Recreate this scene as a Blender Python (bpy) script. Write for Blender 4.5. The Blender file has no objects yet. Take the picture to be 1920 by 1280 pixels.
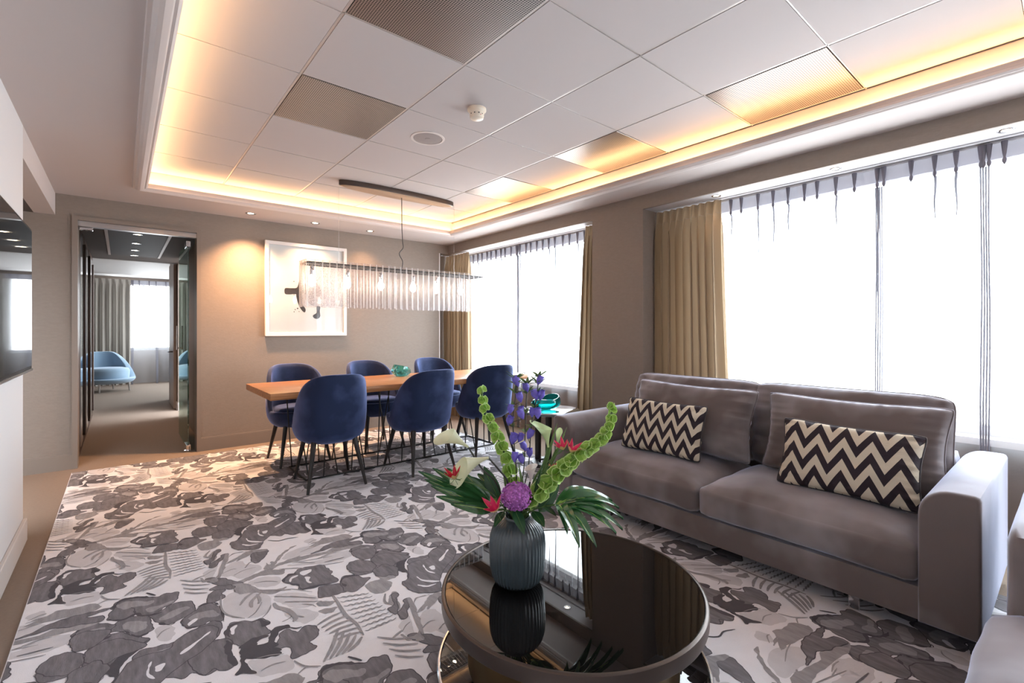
import bpy, bmesh, math, random
from math import sin, cos, pi, radians, hypot, atan2, exp
from mathutils import Vector, Matrix, noise
random.seed(7)
scene = bpy.context.scene
COL = scene.collection

# ------------------------------------------------------------------ geometry helper
class G:
    def __init__(s): s.v = []; s.f = []; s.m = []
    def add(s, vs, fs, m=0):
        o = len(s.v); s.v += [tuple(p) for p in vs]
        s.f += [tuple(i + o for i in f) for f in fs]; s.m += [m] * len(fs); return s
    def box(s, x0, y0, z0, x1, y1, z1, m=0):
        vs = [(x, y, z) for x in (x0, x1) for y in (y0, y1) for z in (z0, z1)]
        return s.add(vs, [(0,1,3,2),(4,6,7,5),(0,4,5,1),(2,3,7,6),(0,2,6,4),(1,5,7,3)], m)
    def bm(s, b, m=0):
        b.verts.ensure_lookup_table(); b.verts.index_update()
        return s.add([v.co[:] for v in b.verts], [[v.index for v in f.verts] for f in b.faces], m)
    def rbox(s, x0, y0, z0, x1, y1, z1, r=.01, seg=3, m=0):
        b = bmesh.new(); bmesh.ops.create_cube(b, size=1)
        for v in b.verts:
            v.co = ((x0+x1)/2+v.co.x*(x1-x0), (y0+y1)/2+v.co.y*(y1-y0), (z0+z1)/2+v.co.z*(z1-z0))
        bmesh.ops.bevel(b, geom=b.edges[:]+b.verts[:], offset=r, segments=seg, profile=.5, affect='EDGES')
        s.bm(b, m); b.free(); return s
    def rings(s, rings, m=0, cap=True, close=False):
        n = len(rings[0]); vs = [p for r in rings for p in r]; fs = []
        R = len(rings)
        for i in range(R if close else R-1):
            a = i*n; c = ((i+1) % R)*n
            for j in range(n):
                k = (j+1) % n; fs.append((a+j, a+k, c+k, c+j))
        if cap and not close:
            fs.append(tuple(range(n))[::-1]); fs.append(tuple((R-1)*n+j for j in range(n)))
        return s.add(vs, fs, m)
    def tube(s, pts, r, n=8, m=0, cap=True):
        pts = [Vector(p) for p in pts]; rings = []
        up = None
        for i, p in enumerate(pts):
            d = (pts[min(i+1, len(pts)-1)] - pts[max(i-1, 0)]).normalized()
            if up is None: up = Vector((0,0,1)) if abs(d.z) < .9 else Vector((1,0,0))
            a = d.cross(up).normalized(); b = a.cross(d).normalized(); up = b
            rr = r[i] if isinstance(r, (list, tuple)) else r
            rings.append([tuple(p + a*(rr*cos(2*pi*j/n)) + b*(rr*sin(2*pi*j/n))) for j in range(n)])
        return s.rings(rings, m, cap)
    def lathe(s, prof, n=32, c=(0,0,0), m=0, cap=True, rib=0, ribn=0):
        rings = []
        for q in prof:
            r, z = q[0], q[1]; k = q[2] if len(q) > 2 else 1
            rings.append([(c[0]+(r*(1+rib*k*cos(ribn*2*pi*j/n)))*cos(2*pi*j/n), c[1]+(r*(1+rib*k*cos(ribn*2*pi*j/n)))*sin(2*pi*j/n), c[2]+z) for j in range(n)])
        return s.rings(rings, m, cap)
    def grid(s, fn, nu, nv, m=0, cu=False):
        vs = [fn(i/nu, j/nv) for i in range(nu+1) for j in range(nv+1)]
        w = nv+1
        fs = [(i*w+j, (i+1)*w+j, (i+1)*w+j+1, i*w+j+1) for i in range(nu) for j in range(nv)]
        return s.add(vs, fs, m)
    def sphere(s, c, r, nu=16, nv=10, m=0, sc=(1,1,1)):
        vs = [(c[0], c[1], c[2]-r*sc[2])]; fs = []
        for j in range(1, nv):
            t = -pi/2+pi*j/nv
            for i in range(nu):
                a = 2*pi*i/nu; vs.append((c[0]+r*sc[0]*cos(t)*cos(a), c[1]+r*sc[1]*cos(t)*sin(a), c[2]+r*sc[2]*sin(t)))
        vs.append((c[0], c[1], c[2]+r*sc[2])); L = len(vs)-1
        for i in range(nu):
            k = (i+1) % nu
            fs.append((0, 1+k, 1+i)); fs.append((L, 1+(nv-2)*nu+i, 1+(nv-2)*nu+k))
            for j in range(nv-2): fs.append((1+j*nu+i, 1+j*nu+k, 1+(j+1)*nu+k, 1+(j+1)*nu+i))
        return s.add(vs, fs, m)
    def prism(s, poly, z0, z1, m=0):
        n = len(poly); vs = [(x, y, z0) for x, y in poly]+[(x, y, z1) for x, y in poly]
        return s.add(vs, [tuple(range(n))[::-1], tuple(range(n, 2*n))]+[(i, (i+1)%n, n+(i+1)%n, n+i) for i in range(n)], m)
    def xf(s, M):
        s.v = [tuple(M @ Vector(p)) for p in s.v]; return s

def obj(name, g, mat, parent=None, smooth=None, world=False, weld=False):
    me = bpy.data.meshes.new(name)
    vs = g.v
    if world and parent is not None:
        inv = parent.matrix_basis.inverted(); vs = [tuple(inv @ Vector(p)) for p in vs]
    me.from_pydata(vs, [], g.f)
    mats = mat if isinstance(mat, (list, tuple)) else [mat]
    for m in mats: me.materials.append(m)
    for p, mi in zip(me.polygons, g.m): p.material_index = mi
    b = bmesh.new(); b.from_mesh(me)
    if weld: bmesh.ops.remove_doubles(b, verts=b.verts[:], dist=1e-5)
    bmesh.ops.recalc_face_normals(b, faces=b.faces[:])
    b.to_mesh(me); b.free()
    if smooth is not None:
        me.shade_smooth()
        if smooth < 180:
            try: me.set_sharp_from_angle(angle=radians(smooth))
            except Exception: pass
    o = bpy.data.objects.new(name, me); COL.objects.link(o)
    if parent is not None: o.parent = parent
    return o
def tag(o, label, cat, group=None, kind=None):
    o['label'] = label; o['category'] = cat
    if group: o['group'] = group
    if kind: o['kind'] = kind
    return o
def thing(name, label, cat, loc=(0,0,0), rz=0, group=None):
    o = bpy.data.objects.new(name, None); COL.objects.link(o)
    o.empty_display_size = .1
    o.matrix_basis = Matrix.Translation(loc) @ Matrix.Rotation(rz, 4, 'Z')
    return tag(o, label, cat, group)
def struct(name, g, mat, smooth=None):
    o = obj(name, g, mat, None, smooth); o['kind'] = 'structure'; return o
def dup(root, loc, rz, label):
    r = root.copy(); COL.objects.link(r); r['label'] = label
    r.matrix_basis = Matrix.Translation(loc) @ Matrix.Rotation(rz, 4, 'Z')
    for ch in list(root.children):
        c = ch.copy(); COL.objects.link(c); c.parent = r
        for gch in list(ch.children):
            d = gch.copy(); COL.objects.link(d); d.parent = c
    return r

# ------------------------------------------------------------------ camera model (also used to read floor pattern positions)
F, CY, TH, H = 884.4, 619.0, 0.6925, 1.2
S_, C_ = sin(TH), cos(TH)
def floor_pt(u, v):
    d = F*H/(v-CY); r = (u-960)*d/F
    return (d*S_+r*C_, d*C_-r*S_)
cam = bpy.data.cameras.new('camera'); co = bpy.data.objects.new('camera', cam); COL.objects.link(co)
co.location = (0, 0, H); co.rotation_euler = (pi/2, 0, -TH)
cam.sensor_width = 36; cam.lens = 36*F/1920; cam.shift_y = -(640-CY)/1920; cam.clip_start = .02; cam.clip_end = 300
scene.camera = co

# ------------------------------------------------------------------ materials
def new(name):
    m = bpy.data.materials.new(name); m.use_nodes = True
    nt = m.node_tree; b = nt.nodes['Principled BSDF']; return m, nt, b
def pm(name, col, rough=.6, metal=0, bump=0, bscale=200, var=0, vscale=8, sheen=0, coat=0, stretch=None, spec=.5, trans=0, ior=1.45, emit=None, es=0):
    m, nt, b = new(name); N, L = nt.nodes, nt.links
    b.inputs['Base Color'].default_value = (*col, 1); b.inputs['Roughness'].default_value = rough
    b.inputs['Metallic'].default_value = metal; b.inputs['Specular IOR Level'].default_value = spec
    b.inputs['Sheen Weight'].default_value = sheen; b.inputs['Coat Weight'].default_value = coat
    b.inputs['Transmission Weight'].default_value = trans; b.inputs['IOR'].default_value = ior
    if emit: b.inputs['Emission Color'].default_value = (*emit, 1); b.inputs['Emission Strength'].default_value = es
    tc = N.new('ShaderNodeTexCoord'); src = tc.outputs['Object']
    if stretch:
        mp = N.new('ShaderNodeMapping'); mp.inputs['Scale'].default_value = stretch; L.new(src, mp.inputs['Vector']); src = mp.outputs['Vector']
    if var:
        n = N.new('ShaderNodeTexNoise'); n.inputs['Scale'].default_value = vscale; n.inputs['Detail'].default_value = 4; L.new(src, n.inputs['Vector'])
        mx = N.new('ShaderNodeMixRGB'); mx.inputs[1].default_value = (*[c*(1-var) for c in col], 1); mx.inputs[2].default_value = (*[min(1, c*(1+var)) for c in col], 1)
        L.new(n.outputs['Fac'], mx.inputs[0]); L.new(mx.outputs[0], b.inputs['Base Color'])
    if bump:
        n = N.new('ShaderNodeTexNoise'); n.inputs['Scale'].default_value = bscale; n.inputs['Detail'].default_value = 3; L.new(src, n.inputs['Vector'])
        bp = N.new('ShaderNodeBump'); bp.inputs['Strength'].default_value = bump; bp.inputs['Distance'].default_value = .002
        L.new(n.outputs['Fac'], bp.inputs['Height']); L.new(bp.outputs['Normal'], b.inputs['Normal'])
    return m
def emission(name, col, st):
    m = bpy.data.materials.new(name); m.use_nodes = True; nt = m.node_tree; nt.nodes.clear()
    e = nt.nodes.new('ShaderNodeEmission'); o = nt.nodes.new('ShaderNodeOutputMaterial')
    e.inputs[0].default_value = (*col, 1); e.inputs[1].default_value = st; nt.links.new(e.outputs[0], o.inputs[0]); return m
def thin_glass(name, tint, gloss=(1,1,1), base=.04, rough=.0, bump=0, bscale=60, haze=0, hcol=(1,1,1)):
    m = bpy.data.materials.new(name); m.use_nodes = True; nt = m.node_tree; N, L = nt.nodes, nt.links; N.clear()
    o = N.new('ShaderNodeOutputMaterial'); t = N.new('ShaderNodeBsdfTransparent'); t.inputs[0].default_value = (*tint, 1)
    g = N.new('ShaderNodeBsdfGlossy'); g.inputs['Color'].default_value = (*gloss, 1); g.inputs['Roughness'].default_value = rough
    ge = N.new('ShaderNodeNewGeometry'); dt = N.new('ShaderNodeVectorMath'); dt.operation = 'DOT_PRODUCT'
    L.new(ge.outputs['Incoming'], dt.inputs[0]); L.new(ge.outputs['Normal'], dt.inputs[1])
    def mt(op, a, b=None):
        q = N.new('ShaderNodeMath'); q.operation = op; L.new(a, q.inputs[0])
        if b is not None: q.inputs[1].default_value = b
        return q.outputs[0]
    sub = N.new('ShaderNodeMath'); sub.operation = 'SUBTRACT'; sub.inputs[0].default_value = 1; L.new(mt('ABSOLUTE', dt.outputs['Value']), sub.inputs[1])
    mr = N.new('ShaderNodeMapRange'); mr.inputs['To Min'].default_value = base; mr.inputs['To Max'].default_value = .85
    L.new(mt('POWER', sub.outputs[0], 4), mr.inputs['Value'])
    mx = N.new('ShaderNodeMixShader'); L.new(mr.outputs[0], mx.inputs[0]); L.new(t.outputs[0], mx.inputs[1]); L.new(g.outputs[0], mx.inputs[2])
    last = mx.outputs[0]
    if bump:
        tc = N.new('ShaderNodeTexCoord'); n = N.new('ShaderNodeTexVoronoi'); n.inputs['Scale'].default_value = bscale; L.new(tc.outputs['Object'], n.inputs['Vector'])
        bp = N.new('ShaderNodeBump'); bp.inputs['Strength'].default_value = bump; bp.inputs['Distance'].default_value = .004
        L.new(n.outputs['Distance'], bp.inputs['Height']); L.new(bp.outputs['Normal'], g.inputs['Normal']); L.new(bp.outputs['Normal'], dt.inputs[1])
        cr = N.new('ShaderNodeValToRGB'); cr.color_ramp.elements[0].position = .05; cr.color_ramp.elements[0].color = (.62,.60,.62,1); cr.color_ramp.elements[1].position = .35; cr.color_ramp.elements[1].color = (*tint,1)
        L.new(n.outputs['Distance'], cr.inputs[0]); L.new(cr.outputs[0], t.inputs[0])
    if haze:
        df = N.new('ShaderNodeBsdfTranslucent'); df.inputs[0].default_value = (*hcol, 1)
        m2 = N.new('ShaderNodeMixShader'); m2.inputs[0].default_value = haze; L.new(last, m2.inputs[1]); L.new(df.outputs[0], m2.inputs[2]); last = m2.outputs[0]
    L.new(last, o.inputs[0]); return m
def cloth_trans(name, col, transp, transl, tcol=None):
    """fabric: transp part passes straight, transl part glows from behind, rest diffuse"""
    m = bpy.data.materials.new(name); m.use_nodes = True; nt = m.node_tree; N, L = nt.nodes, nt.links; N.clear()
    o = N.new('ShaderNodeOutputMaterial'); d = N.new('ShaderNodeBsdfDiffuse'); d.inputs[0].default_value = (*col, 1)
    tl = N.new('ShaderNodeBsdfTranslucent'); tl.inputs[0].default_value = (*(tcol or col), 1)
    tc = N.new('ShaderNodeTexCoord'); mp = N.new('ShaderNodeMapping'); mp.inputs['Scale'].default_value = (1, 900, 900)
    n = N.new('ShaderNodeTexNoise'); n.inputs['Scale'].default_value = 1.; L.new(tc.outputs['Object'], mp.inputs[0]); L.new(mp.outputs[0], n.inputs['Vector'])
    bp = N.new('ShaderNodeBump'); bp.inputs['Strength'].default_value = .15; bp.inputs['Distance'].default_value = .001; L.new(n.outputs['Fac'], bp.inputs['Height']); L.new(bp.outputs[0], d.inputs['Normal'])
    m1 = N.new('ShaderNodeMixShader'); m1.inputs[0].default_value = transl; L.new(d.outputs[0], m1.inputs[1]); L.new(tl.outputs[0], m1.inputs[2])
    last = m1.outputs[0]
    if transp:
        t = N.new('ShaderNodeBsdfTransparent'); m2 = N.new('ShaderNodeMixShader'); m2.inputs[0].default_value = transp
        L.new(last, m2.inputs[1]); L.new(t.outputs[0], m2.inputs[2]); last = m2.outputs[0]
    L.new(last, o.inputs[0]); return m

M = {}
M['wall'] = pm('greige_wallpaper', (.27,.222,.19), .55, bump=.35, bscale=55, var=.10, vscale=30, stretch=(1,1,2.2))
M['wallwhite'] = pm('white_wall_paint', (.70,.69,.70), .6, bump=.05, bscale=300)
M['soffit'] = pm('soffit_paint', (.60,.545,.53), .7, bump=.05, bscale=300)
M['tile'] = pm('ceiling_tile', (.54,.50,.50), .8, bump=.08, bscale=600)
M['tbar'] = pm('ceiling_grid_metal', (.55,.50,.48), .4, .3)
M['groove'] = pm('ceiling_groove_dark', (.12,.10,.09), .8)
M['trimc'] = pm('crown_moulding_paint', (.72,.66,.64), .45)
M['skirt'] = pm('skirting_paint', (.255,.21,.18), .45)
M['skirtw'] = pm('white_skirting_paint', (.62,.58,.56), .4)
M['doorframe'] = pm('door_frame_paint', (.255,.21,.18), .4)
M['carpet'] = pm('taupe_carpet', (.25,.19,.15), .95, bump=.6, bscale=350, var=.18, vscale=60, stretch=(1,3,1))
M['rugl'] = pm('rug_pale_wool', (.80,.78,.82), .95, bump=.5, bscale=300, var=.07, vscale=14)
M['rugw'] = pm('rug_soft_grey_wool', (.60,.58,.61), .95, bump=.5, bscale=300, var=.1, vscale=22)
M['rugm'] = pm('rug_mid_grey_wool', (.185,.172,.188), .95, bump=.5, bscale=300, var=.6, vscale=60, stretch=(1,.22,1))
M['rugg'] = pm('rug_light_grey_wool', (.32,.305,.32), .95, bump=.5, bscale=300, var=.4, vscale=60, stretch=(1,.22,1))
M['rugd'] = pm('rug_dark_grey_wool', (.085,.078,.09), .95, bump=.5, bscale=300, var=.2, vscale=22)
M['black'] = pm('black_metal', (.012,.012,.013), .4, .3)
M['legwood'] = pm('dark_stained_wood', (.022,.017,.016), .35)
M['chrome'] = pm('chrome', (.75,.75,.77), .12, 1)
M['steel'] = pm('brushed_steel', (.55,.53,.52), .3, 1)
M['bronze'] = pm('bronze_metal', (.085,.066,.058), .3, .6)
M['tan'] = pm('tan_metal_underside', (.40,.29,.21), .4, .2)
M['gold'] = pm('brass_brown_drum', (.16,.10,.045), .35, .8)
M['blackglass'] = pm('black_glass', (.004,.0035,.0035), .012, 0, spec=.6)
M['tvglass'] = pm('tv_screen_glass', (.006,.006,.008), .04, 0, spec=.6)
M['tableglass'] = pm('smoked_table_glass', (.10,.12,.13), .03, 0, coat=1, spec=1)
M['plastic'] = pm('ivory_plastic', (.80,.73,.62), .35)
M['speaker'] = pm('speaker_grille', (.33,.285,.28), .6, bump=.8, bscale=500)
M['frame'] = pm('white_lacquer_frame', (.82,.79,.78), .3)
M['paper'] = pm('white_art_paper', (.84,.83,.85), .5)
M['ink'] = pm('charcoal_ink', (.06,.052,.058), .7, var=.5, vscale=60)
M['inkp'] = pm('grey_lilac_ink', (.62,.58,.60), .7, var=.3, vscale=60)
M['sheer'] = cloth_trans('sheer_voile', (.80,.80,.85), .80, .62)
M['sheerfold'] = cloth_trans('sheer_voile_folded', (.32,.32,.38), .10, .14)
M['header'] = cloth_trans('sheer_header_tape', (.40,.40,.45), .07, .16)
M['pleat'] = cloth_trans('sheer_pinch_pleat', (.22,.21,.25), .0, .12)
M['drape'] = cloth_trans('gold_taupe_drape', (.38,.285,.19), 0, .16)
M['drapeg'] = cloth_trans('grey_taupe_drape', (.34,.31,.28), 0, .08)
M['white'] = pm('white_metal', (.60,.59,.61), .5)
M['winframe'] = pm('window_frame_white', (.6,.6,.62), .4)
M['sill'] = pm('sill_stone', (.50,.45,.42), .4)
M['darkceil'] = pm('dark_corridor_ceiling', (.10,.085,.08), .75)
M['darkpanel'] = pm('corridor_panel_dark_metal', (.05,.042,.045), .6, 0)
M['mirror'] = pm('mirror', (.62,.66,.70), .04, 1)
M['wardrobe'] = pm('wardrobe_brown_wood', (.10,.055,.04), .4, var=.3, vscale=5, stretch=(4,4,.4))
M['doorwood'] = pm('beige_door_paint', (.46,.38,.33), .4)
M['greenglass'] = thin_glass('green_door_glass', (.40,.50,.44), (.8,.9,.85), .12)
M['winglass'] = thin_glass('window_glass', (.95,.97,.97), (1,1,1), .02)
M['slat'] = thin_glass('textured_clear_glass', (.97,.96,.97), (1,1,1), .03, .12, bump=.8, bscale=110, haze=.035, hcol=(.9,.88,.9))
M['slatedge'] = thin_glass('glass_slat_polished_edge', (.85,.85,.88), (1,1,1), .20, .25, haze=.32, hcol=(.95,.93,.95))
M['teal'] = None
M['petalg'] = None
M['warmled'] = emission('warm_led_strip', (1,.58,.25), 16)
M['spotglow'] = emission('downlight_lens', (1,.80,.55), 12)
M['bulb'] = emission('bulb_glow', (1,.84,.62), 16)

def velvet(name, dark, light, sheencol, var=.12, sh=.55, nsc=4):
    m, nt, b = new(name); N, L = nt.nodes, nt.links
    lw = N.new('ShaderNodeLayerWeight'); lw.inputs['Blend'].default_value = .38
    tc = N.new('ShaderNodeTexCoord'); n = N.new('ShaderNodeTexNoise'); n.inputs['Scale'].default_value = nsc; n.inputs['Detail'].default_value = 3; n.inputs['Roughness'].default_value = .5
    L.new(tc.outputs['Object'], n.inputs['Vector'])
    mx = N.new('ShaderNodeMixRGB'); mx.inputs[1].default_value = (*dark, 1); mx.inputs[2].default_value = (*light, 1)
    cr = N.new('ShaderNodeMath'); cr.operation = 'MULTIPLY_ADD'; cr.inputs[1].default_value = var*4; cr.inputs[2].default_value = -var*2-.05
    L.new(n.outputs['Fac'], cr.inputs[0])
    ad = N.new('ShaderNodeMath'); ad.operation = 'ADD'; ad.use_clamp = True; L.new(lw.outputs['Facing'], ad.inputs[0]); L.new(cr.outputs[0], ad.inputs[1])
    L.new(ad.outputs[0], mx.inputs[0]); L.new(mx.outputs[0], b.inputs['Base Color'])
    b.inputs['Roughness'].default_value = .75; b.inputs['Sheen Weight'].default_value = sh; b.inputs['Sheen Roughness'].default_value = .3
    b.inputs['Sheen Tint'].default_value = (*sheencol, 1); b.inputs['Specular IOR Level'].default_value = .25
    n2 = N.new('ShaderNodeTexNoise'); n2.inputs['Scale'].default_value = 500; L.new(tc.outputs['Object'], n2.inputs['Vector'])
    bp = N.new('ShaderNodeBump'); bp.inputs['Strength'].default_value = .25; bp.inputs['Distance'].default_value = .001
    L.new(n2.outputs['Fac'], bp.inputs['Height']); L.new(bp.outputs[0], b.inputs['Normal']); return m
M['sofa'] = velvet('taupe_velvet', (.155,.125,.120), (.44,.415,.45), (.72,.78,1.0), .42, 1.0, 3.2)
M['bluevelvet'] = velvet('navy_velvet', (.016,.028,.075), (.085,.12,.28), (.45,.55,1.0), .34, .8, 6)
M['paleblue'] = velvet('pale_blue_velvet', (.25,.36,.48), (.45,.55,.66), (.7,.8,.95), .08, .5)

# wood table top
def woodmat():
    m, nt, b = new('oiled_oak'); N, L = nt.nodes, nt.links
    tc = N.new('ShaderNodeTexCoord'); mp = N.new('ShaderNodeMapping'); mp.inputs['Scale'].default_value = (1.2, 22, 22); L.new(tc.outputs['Object'], mp.inputs[0])
    n = N.new('ShaderNodeTexNoise'); n.inputs['Scale'].default_value = 3; n.inputs['Detail'].default_value = 6; n.inputs['Distortion'].default_value = .6; L.new(mp.outputs[0], n.inputs['Vector'])
    r = N.new('ShaderNodeValToRGB'); r.color_ramp.elements[0].color = (.30,.115,.04,1); r.color_ramp.elements[1].color = (.60,.29,.12,1)
    r.color_ramp.elements[0].position = .3; r.color_ramp.elements[1].position = .7
    L.new(n.outputs['Fac'], r.inputs[0]); L.new(r.outputs[0], b.inputs['Base Color']); b.inputs['Roughness'].default_value = .33; return m
M['oak'] = woodmat()
def chevron(name, px, ps, amp, skew=0):
    m, nt, b = new(name); N, L = nt.nodes, nt.links
    tc = N.new('ShaderNodeTexCoord'); sp = N.new('ShaderNodeSeparateXYZ'); L.new(tc.outputs['Object'], sp.inputs[0])
    def mt(op, a, c=None, d=None):
        q = N.new('ShaderNodeMath'); q.operation = op
        for i, x in enumerate((a, c, d)):
            if x is None: continue
            if isinstance(x, (int, float)): q.inputs[i].default_value = x
            else: L.new(x, q.inputs[i])
        return q.outputs[0]
    tri = mt('PINGPONG', mt('ADD', sp.outputs[0], 10*px), px/2)
    y = mt('ADD', sp.outputs[1], mt('MULTIPLY', tri, amp*2/px))
    y = mt('ADD', y, mt('MULTIPLY', sp.outputs[0], skew))
    fr = mt('FRACT', mt('ADD', mt('DIVIDE', y, ps), 20))
    st = mt('GREATER_THAN', fr, .5)
    n = N.new('ShaderNodeTexNoise'); n.inputs['Scale'].default_value = 260; L.new(tc.outputs['Object'], n.inputs['Vector'])
    mx = N.new('ShaderNodeMixRGB'); mx.inputs[1].default_value = (.028,.018,.026,1); mx.inputs[2].default_value = (.66,.58,.46,1); L.new(st, mx.inputs[0])
    L.new(mx.outputs[0], b.inputs['Base Color']); b.inputs['Roughness'].default_value = .9
    bp = N.new('ShaderNodeBump'); bp.inputs['Strength'].default_value = .6; bp.inputs['Distance'].default_value = .002; L.new(n.outputs['Fac'], bp.inputs['Height']); L.new(bp.outputs[0], b.inputs['Normal'])
    return m
def perforated():
    m, nt, b = new('perforated_metal'); N, L = nt.nodes, nt.links
    tc = N.new('ShaderNodeTexCoord'); mp = N.new('ShaderNodeVectorMath'); mp.operation = 'SCALE'; mp.inputs['Scale'].default_value = 1/.0100; L.new(tc.outputs['Object'], mp.inputs[0])
    fr = N.new('ShaderNodeVectorMath'); fr.operation = 'FRACTION'; L.new(mp.outputs[0], fr.inputs[0])
    sb = N.new('ShaderNodeVectorMath'); sb.operation = 'SUBTRACT'; sb.inputs[1].default_value = (.5,.5,0); L.new(fr.outputs[0], sb.inputs[0])
    ml = N.new('ShaderNodeVectorMath'); ml.operation = 'MULTIPLY'; ml.inputs[1].default_value = (1,1,0); L.new(sb.outputs[0], ml.inputs[0])
    ln = N.new('ShaderNodeVectorMath'); ln.operation = 'LENGTH'; L.new(ml.outputs[0], ln.inputs[0])
    lt = N.new('ShaderNodeMath'); lt.operation = 'LESS_THAN'; lt.inputs[1].default_value = .36; L.new(ln.outputs['Value'], lt.inputs[0])
    mx = N.new('ShaderNodeMixRGB'); mx.inputs[1].default_value = (.33,.285,.27,1); mx.inputs[2].default_value = (.015,.013,.013,1); L.new(lt.outputs[0], mx.inputs[0]); L.new(mx.outputs[0], b.inputs['Base Color'])
    b.inputs['Metallic'].default_value = .55; b.inputs['Roughness'].default_value = .34; return m
M['perf'] = perforated()
def glassy(name, col, rough=.03, bump=0):
    m, nt, b = new(name); N, L = nt.nodes, nt.links
    b.inputs['Base Color'].default_value = (*col, 1); b.inputs['Roughness'].default_value = rough; b.inputs['Transmission Weight'].default_value = .9; b.inputs['IOR'].default_value = 1.4
    return m
M['teal'] = glassy('teal_glass', (.03,.62,.62))
M['aqua'] = glassy('aqua_faceted_glass', (.25,.80,.82))
M['vase'] = pm('blue_grey_ribbed_glass', (.048,.064,.074), .26, 0, coat=.4, spec=.5)
def vfade(name, c0, c1, ax=2, lo=0, hi=.03, rough=.5, sub=.0):
    return pm(name, tuple((a+b)/2 for a, b in zip(c0, c1)), rough)
def leafm(name, col, rough=.35, transl=.25, var=.25, vs=30, spec=.5):
    m, nt, b = new(name); N, L = nt.nodes, nt.links
    tc = N.new('ShaderNodeTexCoord'); n = N.new('ShaderNodeTexNoise'); n.inputs['Scale'].default_value = vs; L.new(tc.outputs['Object'], n.inputs['Vector'])
    mx = N.new('ShaderNodeMixRGB'); mx.inputs[1].default_value = (*[c*(1-var) for c in col], 1); mx.inputs[2].default_value = (*[min(1, c*(1+var)) for c in col], 1)
    L.new(n.outputs['Fac'], mx.inputs[0]); L.new(mx.outputs[0], b.inputs['Base Color']); b.inputs['Roughness'].default_value = rough; b.inputs['Specular IOR Level'].default_value = spec
    tl = N.new('ShaderNodeBsdfTranslucent'); L.new(mx.outputs[0], tl.inputs[0])
    ms = N.new('ShaderNodeMixShader'); ms.inputs[0].default_value = transl; out = N['Material Output']
    L.new(b.outputs[0], ms.inputs[1]); L.new(tl.outputs[0], ms.inputs[2]); L.new(ms.outputs[0], out.inputs[0]); return m
M['palm'] = leafm('palm_leaf_green', (.035,.115,.04), .13, .12, .35, 12, 1.0)
M['dkleaf'] = leafm('dark_leaf_green', (.018,.07,.025), .3, .1)
M['stem'] = leafm('stem_green', (.10,.18,.05), .5, .1)
M['dkstem'] = leafm('dark_stem', (.035,.035,.03), .5, .05)
M['bell'] = leafm('bells_lime', (.50,.72,.17), .5, .35, .2, 60)
M['bellrim'] = leafm('bells_pale_rim', (.70,.84,.38), .5, .35, .1, 60)
M['bellin'] = leafm('bells_inner_green', (.30,.52,.09), .5, .3, .2, 60)
M['gent'] = leafm('gentian_violet', (.22,.17,.66), .5, .3, .35, 80)
M['calla'] = leafm('calla_cream', (.72,.72,.50), .35, .3, .12, 20)
M['callag'] = leafm('calla_greenish', (.55,.66,.36), .35, .3, .2, 20)
M['callaw'] = leafm('calla_blush_white', (.80,.74,.70), .35, .3, .08, 20)
M['red'] = leafm('gloriosa_red', (.62,.015,.05), .4, .3, .3, 60)
M['pink'] = leafm('gloriosa_pink', (.78,.04,.16), .4, .3, .3, 60)
M['yel'] = leafm('gloriosa_yellow_edge', (.80,.62,.28), .4, .3, .2, 60)
M['allium'] = leafm('allium_purple', (.52,.17,.56), .6, .25, .5, 120)

# ------------------------------------------------------------------ room shell
XL, XF, YF, ZS, ZT = -.43, 3.48, 5.58, 2.37, 2.5126
YB = -2.6
g = G(); g.box(-1.95, YB-.1, -.06, 4.2, 8.8, 0); struct('floor', g, M['carpet'])
# far wall with the door opening and a slim return at its window end
g = G()
g.box(-1.95, YF, 0, -.30, 5.72, 2.75); g.box(.59, YF, 0, 3.344, 5.72, 2.75); g.box(-.30, YF, 2.17, .59, 5.72, 2.75); g.box(3.344, YF, 2.25, 3.6, 5.72, 2.75)
struct('wall_far', g, M['wall'])
g = G(); g.box(3.338, YF-.004, 0, 3.350, 5.80, 2.25); struct('trim_1', g, M['frame'])
# left white wall with the screen, and the bulkhead above the side opening
g = G(); g.box(-.56, YB, 0, XL, 3.858, 2.75); struct('wall_left', g, M['wallwhite'])
g = G(); g.box(-.56, 3.858, 2.185, XL, YF, 2.75); struct('wall_bulkhead', g, M['soffit'])
g = G(); g.box(-.575, 3.858, 0, -.435, 3.870, 2.185); struct('trim_2', g, M['black'])
g = G(); g.box(-1.95, YB, 0, -1.85, 8.8, 2.75); struct('wall_hall', g, M['wall'])
g = G(); g.box(-1.95, YB-.1, 0, 4.2, YB, 2.75); struct('wall_back', g, M['wallwhite'])
g = G(); g.box(-1.95, 3.858, 2.185, -.56, YF, 2.23); struct('ceiling_hall', g, M['darkceil'])
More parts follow.
